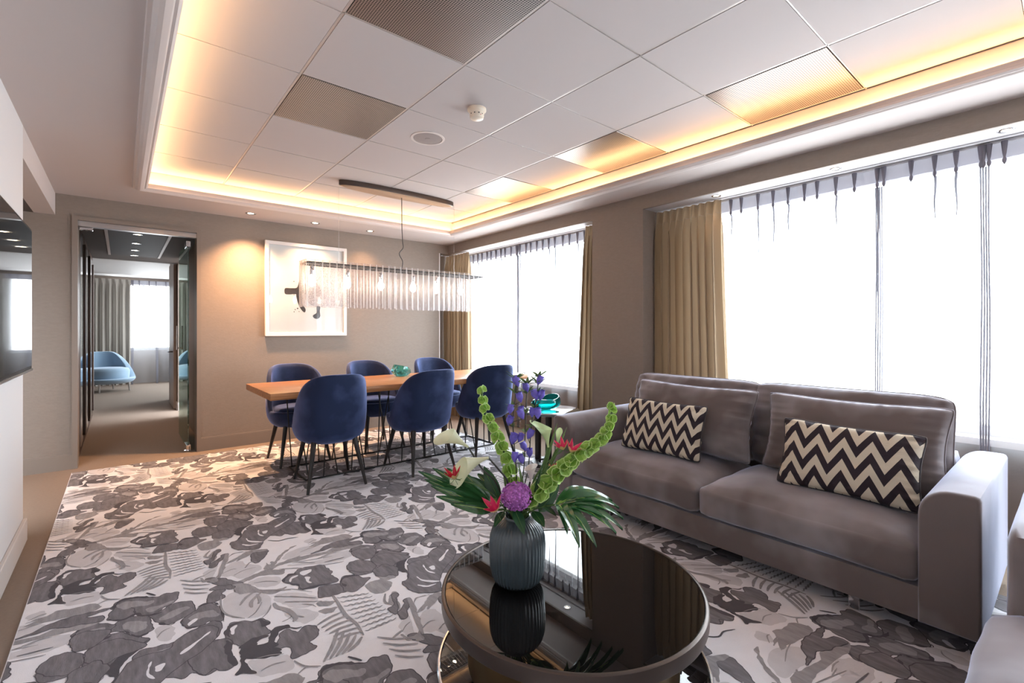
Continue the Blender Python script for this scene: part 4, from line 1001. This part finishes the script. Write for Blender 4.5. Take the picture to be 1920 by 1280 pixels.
# fan palm / split leaves
def split_leaf(label, petiole_end, tips, seed, mat='palm', width=.035, sag=.02):
    """fan leaf: finger blades from the petiole end out to each tip, fused near the base"""
    t = thing('palm_leaf', label, 'leaf', (VX, VY, VZ+.25), 0, 'large split palm leaves')
    pts = stem_pts(petiole_end, None); obj('petiole', G().tube(pts, .0035, 7), M['stem'], t, 180, world=True)
    g = G(); c = Vector(petiole_end)
    dirs = [(Vector(x)-c) for x in tips]
    nrm = Vector((0,0,0))
    for i in range(len(dirs)-1): nrm += dirs[i].cross(dirs[i+1])
    nrm.normalize()
    if nrm.z < 0: nrm = -nrm
    for i, d in enumerate(dirs):
        L = d.length; dn = d.normalized(); s = dn.cross(nrm).normalized(); rib = (i % 2)*.004
        def fn(a, b, L=L, dn=dn, s=s):
            w = width*(sin(pi*min(1, (a*.92+.06)))**.7)*(1-.25*a); x = b*2-1
            fold = .010*abs(x)*(1 if True else 0)*min(1, a*3)
            return tuple(c+dn*(L*a)+s*(x*w/2)+nrm*(fold-sag*a*a*2+.02*sin(a*pi))+UP*(-sag*a**3))
        g.grid(fn, 12, 4)
    obj('blade', g, M[mat], t, 180, world=True)
    g = G()
    for i, d in enumerate(dirs):
        L = d.length; dn = d.normalized()
        g.tube([c+dn*(L*a)+nrm*(-sag*a*a*2+.02*sin(a*pi)+.0015)+UP*(-sag*a**3) for a in (0,.2,.4,.6,.8,.93)], [.0018,.0016,.0014,.001,.0008,.0004], 5)
    obj('ribs', g, M['bell'], t, 180, world=True)
    return t
split_leaf('big split palm leaf spreading right over the coffee table', W(1044,945,-.04),
    [W(1110,902,.10), W(1130,905,.08), W(1150,915,.04), W(1163,928,.0), W(1171,948,-.03), W(1170,968,-.07), W(1158,975,-.10), W(1120,1000,-.14), W(1088,1000,-.16), W(1065,975,-.12)], 1, 'palm', .050, .02)
split_leaf('long split palm leaf spreading left with glossy ribs', W(925,955,-.04),
    [W(788,878,-.02), W(800,893,-.06), W(812,905,-.08), W(822,925,-.10), W(850,940,-.12), W(842,872,.02), W(815,872,.0), W(872,880,.04)], 2, 'palm', .044, .015)
split_leaf('darker split palm leaf under the left one', W(932,945,.02), [W(818,910,.05), W(845,925,.04), W(870,885,.10), W(895,880,.12), W(912,872,.13)], 3, 'dkleaf', .042, .01)
def broad_leaf(label, base, tip, w, mat='dkleaf', up=UP, curl=.2):
    t = thing('broad_leaf', label, 'leaf', (VX, VY, VZ+.25), 0, 'small dark leaves round the vase neck')
    pts = stem_pts(base, None); obj('petiole', G().tube(pts, .002, 6), M['stem'], t, 180, world=True)
    g = G(); petal_g(g, Vector(base), Vector(tip)-Vector(base), up, (Vector(tip)-Vector(base)).length, w, curl, .15, n=10); obj('blade', g, M[mat], t, 180, world=True)
    g = G().tube([Vector(base), Vector(base).lerp(Vector(tip), .85)-UP*.004], [.0015,.0006], 5); obj('midrib', g, M['stem'], t, 180, world=True)
broad_leaf('dark leaf upright behind the purple allium, right side', W(1010,960,-.03), W(1052,905,-.02), .05, up=-FW)
broad_leaf('dark leaf drooping over the vase front below the allium', W(965,955,-.06), W(985,1000,-.13), .045, up=UP)
broad_leaf('dark leaf curling over the right of the vase rim', W(1000,958,-.05), W(1022,985,-.12), .045, up=UP)
broad_leaf('dark leaf over the left of the vase rim', W(945,958,-.06), W(925,985,-.12), .035, up=UP)
broad_leaf('wide dark leaf on the left behind the callas', W(935,935,.02), W(905,872,.05), .055, up=-FW)
broad_leaf('small dark leaf to the right of the vase neck', W(1020,950,-.05), W(1045,965,-.08), .035, up=UP)
for k, (a, b, w) in enumerate((((1012,905,.0),(1046,792,.03),.014), ((1020,905,.02),(1030,806,.03),.012), ((1030,880,.01),(1064,800,.03),.010), ((985,935,-.05),(972,868,-.03),.012), ((955,935,-.02),(942,870,.02),.016), ((1000,935,-.04),(1018,868,-.06),.012))):
    broad_leaf(('slim green bud stalk just right of the pale calla', 'slim green blade behind the pale calla', 'slim green bud stalk beside the pink blossoms', 'thin blade in front of the violet stems', 'thin blade left of the violet stems', 'thin dark blade crossing the blush calla')[k], W(*a), W(*b), w, 'stem' if k < 5 else 'dkleaf', up=-FW, curl=.1)
broad_leaf('narrow leaf rising between allium and green bells', W(1000,940,-.01), W(1022,880,.02), .02, 'stem', up=-FW)

# ------------------------------------------------------------------ patterned rug
RX0, RX1, RY0, RY1 = -.318, 3.06, -1.9, 5.40
CROP = {'a': (120,1000,5.3333), 'b': (360,1000,5.3333), 'c': (560,1000,6.4), 'd': (0,1080,6.4)}
# (crop, tone, outline) : tone l pale, g light grey, m mid grey, d dark
SHAPES = [
('b','w','330,650 420,600 640,590 760,640 800,720 760,800 640,850 480,860 360,830 310,740'),
('b','w','820,640 1000,600 1240,640 1250,700 1100,760 960,740 860,700'),
('b','w','900,800 1000,760 1200,780 1260,830 1180,900 1060,900'),
('b','w','360,400 460,330 600,320 700,350 600,420 480,460'),
('b','w','560,510 700,450 880,450 860,520 720,550'),
('b','w','900,250 1080,150 1300,130 1280,180 1100,230 960,270'),
('b','w','960,330 1200,290 1500,220 1580,240 1400,300 1150,330'),
('a','w','900,1000 960,940 1080,930 1110,1000 1060,1080 960,1090'),
('a','w','0,640 160,620 360,600 340,680 160,720 20,730'),
('c','w','1430,1100 1500,960 1640,930 1720,1060 1640,1180 1500,1190'),
('c','w','1210,1140 1260,1060 1330,1010 1370,1120 1380,1220 1280,1230'),
('d','w','240,900 420,800 700,720 880,740 800,830 500,900 300,950'),
('d','w','300,520 480,440 560,460 420,540'),

('a','m','480,760 560,680 720,650 900,650 1000,620 1120,600 1140,640 1100,700 980,760 900,820 800,835 720,810 690,790 600,790'),
('a','m','440,870 470,800 560,730 690,770 700,820 600,870 500,885'),
('a','m','760,840 950,800 1080,720 1240,690 1290,710 1290,800 1250,840 1160,870 1060,920 960,910 850,860'),
('a','m','1180,880 1290,800 1400,730 1500,715 1560,760 1590,880 1450,890 1380,930 1250,960 1190,930'),
('a','m','460,1000 500,930 620,860 760,840 850,860 880,960 840,1010 740,1050 660,1020 600,990'),
('a','m','80,1050 150,980 260,930 400,920 500,930 460,1000 480,1030 380,1080 250,1140 130,1145 150,1080'),
('a','m','250,1180 400,1060 560,1000 680,1040 850,1070 820,1110 700,1160 600,1220 500,1310 420,1390 300,1400 190,1370'),
('a','g','520,735 640,690 760,690 900,690 840,730 700,745 600,770'),
('a','g','820,760 960,730 1080,680 1090,700 960,760 860,800'),
('a','g','960,860 1100,780 1220,740 1240,770 1120,830 1020,880'),
('a','g','1240,860 1400,790 1520,790 1540,840 1400,860 1300,890'),
('a','g','580,960 640,900 760,890 830,910 820,960 730,1000 650,980'),
('a','g','160,1060 280,980 380,960 400,990 300,1060 200,1100'),
('a','m','640,1470 650,1380 690,1270 760,1190 950,1140 1100,1100 1250,1000 1400,930 1500,890 1570,920 1560,1010 1500,1080 1600,1080 1600,1180 1620,1280 1540,1380 1400,1430 1300,1400 1180,1470 1020,1440 880,1490 760,1460'),
('a','g','820,1400 830,1300 900,1200 1100,1150 1240,1060 1400,970 1500,940 1500,1000 1400,1080 1300,1180 1200,1290 1100,1370 960,1380'),
('a','l','1225,1165 1330,1090 1450,1000 1470,985 1400,1050 1290,1140'),
('a','l','900,1330 920,1240 955,1210 960,1270 990,1340 940,1370'),
('a','l','1050,1240 1090,1220 1140,1225 1100,1260'),
('a','l','1240,920 1300,870 1330,870 1290,910 1250,940'),
('a','d','480,760 560,680 720,648 900,645 900,655 720,662 570,695 500,765'),
('a','d','690,790 720,825 800,845 900,830 980,800 900,815 800,830 730,808'),
('a','d','440,870 500,890 600,880 700,835 700,820 600,865 500,880'),
('a','d','960,905 1060,925 1110,905 1060,935 970,925'),
('a','d','1180,880 1180,930 1250,965 1380,930 1250,950 1195,920'),
('a','d','1310,770 1400,728 1500,712 1560,755 1590,880 1600,880 1572,750 1505,700 1395,715'),
('a','d','600,990 660,1025 740,1058 840,1018 885,965 875,960 830,1005 740,1042 665,1010'),
('a','d','130,1145 250,1148 380,1090 480,1035 470,1028 370,1078 250,1132'),
('a','d','500,1310 600,1210 720,1150 850,1075 855,1085 740,1170 640,1250 560,1330'),
('a','d','80,1050 150,975 260,925 270,935 160,990 100,1055'),
('b','m','340,1020 370,930 440,900 600,890 700,870 770,900 740,940 760,970 760,1020 700,1050 600,1070 500,1130 430,1120 380,1080 350,1050'),
('b','d','600,900 650,872 700,870 770,905 760,930 700,940 660,890'),
('b','d','335,1030 350,950 430,905 515,905 420,930 375,1000 380,1050'),
('b','l','385,1010 395,960 445,935 430,975 425,1020 400,1030'),
('b','d','760,1110 790,1000 830,950 960,930 980,955 880,990 850,1040 820,1110 780,1115'),
('b','m','820,1170 870,1080 890,1010 960,980 1060,1000 1130,950 1220,940 1260,1000 1240,1050 1170,1110 1250,1140 1200,1180 1100,1230 1000,1260 1000,1190 940,1150'),
('b','d','470,1250 520,1200 560,1150 660,1110 620,1170 660,1210 720,1150 800,1130 820,1180 890,1215 800,1250 680,1275 520,1275'),
('b','m','20,1180 100,1130 350,1070 400,1130 380,1200 430,1310 340,1390 220,1370 120,1430 30,1380 -40,1300'),
('b','d','340,1090 390,1120 400,1200 450,1320 380,1330 330,1190'),
('b','g','440,500 560,450 760,360 1000,260 1300,200 1500,130 1700,100 1650,140 1320,220 1050,290 880,330 760,400 560,480 480,530'),
('b','g','1330,210 1420,150 1560,120 1690,120 1600,160 1450,180'),
('b','g','770,385 920,375 900,420 700,432 560,485 640,430'),
('b','m','140,470 270,458 440,490 540,520 600,560 440,600 400,560 230,520'),
('b','g','400,530 560,520 700,578 880,568 940,548 900,585 780,620 620,600 460,612'),
('b','m','150,680 200,600 290,570 330,580 300,620 320,650 250,690 180,705'),
('b','m','200,560 280,535 400,530 410,560 300,570 190,585'),
('b','g','150,250 200,200 250,170 290,180 250,230 230,290 260,290 220,330 200,290'),
('b','m','610,300 600,210 700,180 760,190 720,240 680,290'),
('b','g','480,260 520,210 600,175 760,170 700,190 600,205'),
('b','g','820,330 830,280 900,210 960,165 1000,140 1050,130 980,170 920,220 850,300'),
('b','g','1160,150 1260,90 1400,60 1540,40 1560,60 1450,90 1280,120'),
('b','g','720,370 740,310 780,320 790,290 830,300 820,340 760,360'),
('b','g','1240,715 1320,690 1430,690 1400,720 1300,742'),
('b','g','1270,790 1370,758 1460,748 1420,790 1330,822'),
('b','m','910,480 960,430 1030,410 1060,370 1200,340 1300,330 1360,370 1400,390 1390,430 1470,470 1400,510 1230,540 1090,570 1060,530 960,510'),
('b','d','910,480 960,425 1030,410 1035,420 970,440 925,485 970,505 1065,520 1100,560 1230,532 1400,505 1240,550 1090,578 1055,535 955,515'),
('b','l','1080,400 1180,370 1200,385 1130,430 1100,430'),
('b','l','975,490 990,455 1050,430 1060,440 1005,465 990,500'),
('b','l','1130,450 1180,450 1170,480 1195,505 1150,500'),
('b','m','1260,580 1300,540 1480,520 1540,580 1480,610 1380,640 1280,650'),
('b','m','1480,490 1530,440 1640,430 1700,460 1780,455 1720,520 1640,590 1530,580'),
('b','d','1480,490 1530,438 1640,428 1650,440 1540,452 1495,495 1540,530 1530,545'),
('b','g','1560,360 1640,320 1740,320 1830,370 1740,420 1620,425'),
('c','g','810,640 900,580 1020,560 1120,620 1080,690 960,730 860,710'),
('c','m','590,430 680,385 800,385 910,430 850,490 700,510'),
('c','g','900,480 1000,430 1120,430 1200,490 1150,550 1000,570'),
('c','m','630,250 700,200 800,200 900,190 920,240 880,300 780,330 710,310'),
('c','m','870,320 960,270 1080,250 1330,290 1200,350 1080,410 930,390'),
('c','d','1170,410 1230,360 1320,300 1270,380 1300,460 1330,510 1310,560 1290,490 1210,470'),
('c','m','1240,600 1320,560 1310,400 1400,350 1560,310 1560,250 1700,170 1830,180 1880,280 1750,430 1700,560 1700,700 1500,730 1350,700'),
('c','l','1415,530 1500,570 1690,585 1600,600 1480,585'),
('c','l','1430,630 1530,640 1660,615 1560,655 1460,650'),
('c','l','1495,390 1540,450 1640,490 1560,480 1510,430'),
('c','l','1690,330 1780,210 1790,220 1720,330'),
('c','l','1560,420 1620,400 1640,440 1600,450'),
('c','m','1110,760 1150,730 1190,750 1170,800 1190,900 1160,980 1080,920 1150,870 1130,800'),
('c','m','1200,980 1260,900 1270,820 1330,800 1320,900 1280,1020 1230,1020'),
('c','g','1400,1300 1440,1150 1380,950 1370,840 1420,780 1580,750 1440,790 1400,850 1420,960 1480,1120 1460,1200 1500,1300'),
('c','g','1410,960 1500,880 1520,820 1600,760 1680,790 1560,920 1540,890 1440,970'),
('c','g','1230,1230 1340,1260 1420,1230 1470,1270 1300,1300'),
('d','g','300,590 600,480 700,430 900,405 1080,350 1200,380 1050,412 900,450 700,480 560,510'),
('d','g','920,490 1060,420 1170,385 1220,385 1100,450 1000,480'),
('d','m','160,790 400,700 600,590 900,500 1350,390 1200,450 1040,510 1240,500 1200,560 850,622 600,655 400,720'),
('d','m','455,1160 520,1070 680,970 860,935 1000,1000 990,1080 850,1180 640,1225 500,1210'),
('d','d','590,350 700,250 760,160 900,130 1160,160 1000,200 780,230 740,300 790,350 640,345'),
('d','d','760,150 850,100 1000,60 1120,50 1000,90 940,130 1100,100 1150,120 1080,150 900,180'),
('d','m','980,1110 1160,1040 1300,1120 1250,1200 1150,1310 1020,1290 900,1350 800,1300 870,1180'),
]
LINES = [
('b','g',7,'560,860 640,800 700,700'),('b','g',7,'700,860 760,800 790,730'),('b','g',6,'900,900 980,860 1020,800'),('b','g',7,'980,640 1120,650 1240,660'),
('b','g',6,'1100,720 1200,725 1240,750'),('b','g',6,'620,510 740,490 860,495'),('b','g',6,'420,430 520,380 640,350'),('b','g',6,'1000,310 1160,280 1400,240'),
('b','g',6,'1080,200 1200,150 1320,110'),('d','g',7,'260,860 460,790 620,750'),('d','g',7,'330,560 480,490 560,470'),('d','g',6,'160,900 260,870 420,820'),
('a','g',7,'930,1060 980,1000 1060,960'),('a','g',7,'60,700 180,660 300,640'),('a','g',6,'80,620 200,600 320,590'),('c','g',6,'1480,1160 1560,1080 1640,1060'),
('c','g',6,'1240,1200 1290,1120 1340,1080'),('a','g',6,'540,170 700,150 860,170'),('a','g',6,'540,200 700,205 860,210'),

('b','g',24,'270,460 300,360 350,230 340,215'),('b','g',9,'290,640 295,760 360,830 530,865'),('b','g',16,'480,735 540,655 640,585'),('b','g',18,'600,755 600,690 690,605'),
('b','g',14,'650,620 680,680 660,720'),('b','g',26,'820,710 850,750 960,785 1040,860 1010,895'),('b','g',9,'1040,835 1120,850'),('b','g',8,'930,697 1300,692'),('b','g',8,'830,645 900,640'),
('b','g',10,'700,580 880,578 990,578'),('b','g',9,'360,300 480,240 560,190'),('b','g',9,'530,360 570,310 610,290'),('b','g',8,'1300,330 1420,310 1520,290'),('b','g',8,'1060,300 1230,305'),
('b','g',10,'1020,265 1080,235'),('b','d',12,'1560,1250 1700,1290'),('b','g',9,'1130,360 1010,360 870,370'),
('b','d',9,'980,955 1040,965 1100,950'),('a','g',9,'370,635 430,670 560,670'),('a','g',8,'340,720 430,680 480,675'),
('b','d',9,'760,80 870,85 960,60 1060,50'),
('c','g',18,'410,760 460,830 560,990 640,1060 700,1110 780,1240'),
('c','g',12,'1115,1290 1180,1230 1240,1180'),
('c','g',14,'1040,740 1035,840 1130,870'),
('d','m',9,'200,985 400,935 640,872'),
]
# fern barbs: (from, to) in crop c
for i in range(9):
    f = i/8; a = (440+f*340, 800+f*400); b = (840+f*330, 735+f*300)
    LINES.append(('c','g',11-2*(i%2), ' '.join('%f,%f' % (a[0]+20+(b[0]-a[0]-20)*q/10, a[1]-10+(b[1]-a[1]+10)*q/10+(7 if q % 2 else -5)) for q in range(11))))
for i in range(6):
    f = i/5; a = (520+f*230, 960+f*240); b = (225+f*240, 1120+f*170)
    LINES.append(('c','g',16, '%f,%f %f,%f %f,%f' % (a[0], a[1], (a[0]+b[0])/2-10, (a[1]+b[1])/2-8, b[0], b[1])))
for i in range(5):
    f = i/4; a = (1700-60*i, 1050-20*i); b = (1560-60*i, 1200+25*i)
    LINES.append(('b','g',18, '%f,%f %f,%f %f,%f' % (a[0], a[1], (a[0]+b[0])/2+18, (a[1]+b[1])/2, b[0], b[1])))
for i in range(4): LINES.append(('a','g',12,'%f,%f %f,%f %f,%f' % (1160+i*16, 480+i*40, 1300, 492+i*40, 1470-i*12, 480+i*42)))
def clip(poly):
    def cut(P, ax, val, sgn):
        out = []
        for i in range(len(P)):
            a, b = P[i-1], P[i]; ia = sgn*(a[ax]-val) <= 0; ib = sgn*(b[ax]-val) <= 0
            if ia != ib:
                t = (val-a[ax])/(b[ax]-a[ax]); out.append((a[0]+(b[0]-a[0])*t, a[1]+(b[1]-a[1])*t))
            if ib: out.append(b)
        return out
    e = .004
    for ax, val, s in ((0,RX0+e,-1),(0,RX1-e,1),(1,RY0+e,-1),(1,RY1-e,1)):
        if len(poly) < 3: return []
        poly = cut(poly, ax, val, s)
    return poly
def togr(c, s):
    ox, oy, k = CROP[c]; out = []
    for p in s.split():
        x, y = map(float, p.split(',')); out.append(floor_pt(ox+x/k, oy+y/k))
    return out
from mathutils.geometry import tessellate_polygon
tones = {'l': 0, 'g': 1, 'm': 2, 'd': 3, 'w': 4}
g = G(); g.rbox(RX0, RY0, 0.0005, RX1, RY1, .006, .002, 1)
items = []
def rough(P, amp, sd):
    n = len(P); A = sum(P[i-1][0]*P[i][1]-P[i][0]*P[i-1][1] for i in range(n)); sg = 1 if A > 0 else -1; out = []
    for i, p in enumerate(P):
        a, b = P[i-1], P[(i+1) % n]; dx, dy = b[0]-a[0], b[1]-a[1]; l = hypot(dx, dy) or 1
        q = amp*noise.noise(Vector((p[0]*42+sd, p[1]*42, sd*.7)))
        out.append((p[0]+dy/l*sg*q, p[1]-dx/l*sg*q))
    return out
def grow(P, d):
    n = len(P); A = sum(P[i-1][0]*P[i][1]-P[i][0]*P[i-1][1] for i in range(n)); sg = 1 if A > 0 else -1; out = []
    for i, p in enumerate(P):
        a, b = P[i-1], P[(i+1) % n]; dx, dy = b[0]-a[0], b[1]-a[1]; l = hypot(dx, dy) or 1
        out.append((p[0]+dy/l*sg*d, p[1]-dx/l*sg*d))
    return out
for k, (c, tn, s) in enumerate(SHAPES):
    P = rough(catmull(togr(c, s), 6), .009 if tn != 'l' else .005, k)
    if tn == 'm': items.append((tones['d'], [grow(P, .0035)]))
    items.append((tones[tn], [P]))
for k, (c, tn, wd, s) in enumerate(LINES):
    ox, oy, sc = CROP[c]; pts = catmull([tuple(map(float, p.split(','))) for p in s.split()], 4, False)
    gp = [floor_pt(ox+x/sc, oy+y/sc) for x, y in pts]; wgr = wd*.00085
    segs = []
    L_, R_ = [], []
    for i, p in enumerate(gp):
        a = gp[max(i-1, 0)]; b = gp[min(i+1, len(gp)-1)]; dx, dy = b[0]-a[0], b[1]-a[1]; l = hypot(dx, dy) or 1
        ww = wgr/2*(.35+.65*sin(pi*min(1, max(0, (i+.6)/len(gp)))))
        L_.append((p[0]-dy/l*ww, p[1]+dx/l*ww)); R_.append((p[0]+dy/l*ww, p[1]-dx/l*ww))
    for i in range(len(gp)-1): segs.append([L_[i], L_[i+1], R_[i+1], R_[i]])
    items.append((tones[tn], segs))
for idx, (tn, polys) in enumerate(items):
    z = .0062+idx*.000010
    for i in range(-7, 9):
        for j in range(-7, 9):
            ox, oy = .55*(i+j), 1.0*(i-j)
            for poly in polys:
                xs = [p[0]+ox for p in poly]; ys = [p[1]+oy for p in poly]
                if max(xs) < RX0 or min(xs) > RX1 or max(ys) < RY0 or min(ys) > RY1: continue
                q = clip(list(zip(xs, ys)))
                if len(q) < 3: continue
                v3 = [Vector((x, y, 0)) for x, y in q]
                tris = tessellate_polygon([v3]) if len(q) > 4 else ([(0,1,2)] if len(q) == 3 else [(0,1,2),(0,2,3)])
                fs = []
                for tr in tris:
                    a, b, cc = [v3[x] for x in tr]
                    if (b-a).cross(cc-a).z < 0: tr = (tr[0], tr[2], tr[1])
                    fs.append(tuple(tr))
                g.add([(x, y, z) for x, y in q], fs, tn)
me = bpy.data.meshes.new('rug'); me.from_pydata(g.v, [], g.f)
for m_ in ('rugl','rugg','rugm','rugd','rugw'): me.materials.append(M[m_])
for p, mi in zip(me.polygons, g.m): p.material_index = mi
o = bpy.data.objects.new('rug', me); COL.objects.link(o)
tag(o, 'large grey and white floral patterned rug covering most of the floor', 'rug')

# ------------------------------------------------------------------ light and world
w = bpy.data.worlds.new('world'); scene.world = w; w.use_nodes = True; nt = w.node_tree; N, L = nt.nodes, nt.links
bg = N['Background']; tc = N.new('ShaderNodeTexCoord'); sp = N.new('ShaderNodeSeparateXYZ'); L.new(tc.outputs['Generated'], sp.inputs[0])
mr = N.new('ShaderNodeMapRange'); mr.inputs['From Min'].default_value = -.25; mr.inputs['From Max'].default_value = .15; L.new(sp.outputs[2], mr.inputs[0])
mx = N.new('ShaderNodeMixRGB'); mx.inputs[1].default_value = (.55,.55,.56,1); mx.inputs[2].default_value = (.88,.94,1.0,1); L.new(mr.outputs[0], mx.inputs[0]); L.new(mx.outputs[0], bg.inputs[0])
bg.inputs[1].default_value = 6.5
def portal(x, y, z, sx, sy, rot):
    l = bpy.data.lights.new('window_portal', 'AREA'); l.shape = 'RECTANGLE'; l.size = sx; l.size_y = sy; l.cycles.is_portal = True
    o = bpy.data.objects.new('window_portal', l); COL.objects.link(o); o.location = (x, y, z); o.rotation_euler = rot
portal(4.10, (2.99+5.80)/2, 1.40, 1.66, 2.8, (0, pi/2, 0))
portal(4.10, .06, 1.40, 1.66, 4.7, (0, pi/2, 0))
portal(2.72, 11.8, 1.45, 1.7, 2.4, (0, pi/2, 0))  # portal for the added, unseen bedroom side window
portal(.38, 13.88, 1.5, 1.15, 1.55, (-pi/2, 0, 0))

scene.view_settings.view_transform = 'Standard'; scene.view_settings.look = 'None'; scene.view_settings.gamma = 1; scene.view_settings.use_curve_mapping = False
scene.view_settings.exposure = 1.45
cy = scene.cycles
cy.max_bounces = 10; cy.diffuse_bounces = 5; cy.glossy_bounces = 5; cy.transmission_bounces = 8; cy.transparent_max_bounces = 24
cy.sample_clamp_indirect = 6; cy.sample_clamp_direct = 0; cy.caustics_reflective = False; cy.caustics_refractive = False
cy.use_denoising = True
try: cy.denoiser = 'OPENIMAGEDENOISE'; cy.denoising_input_passes = 'RGB_ALBEDO_NORMAL'
except Exception: pass
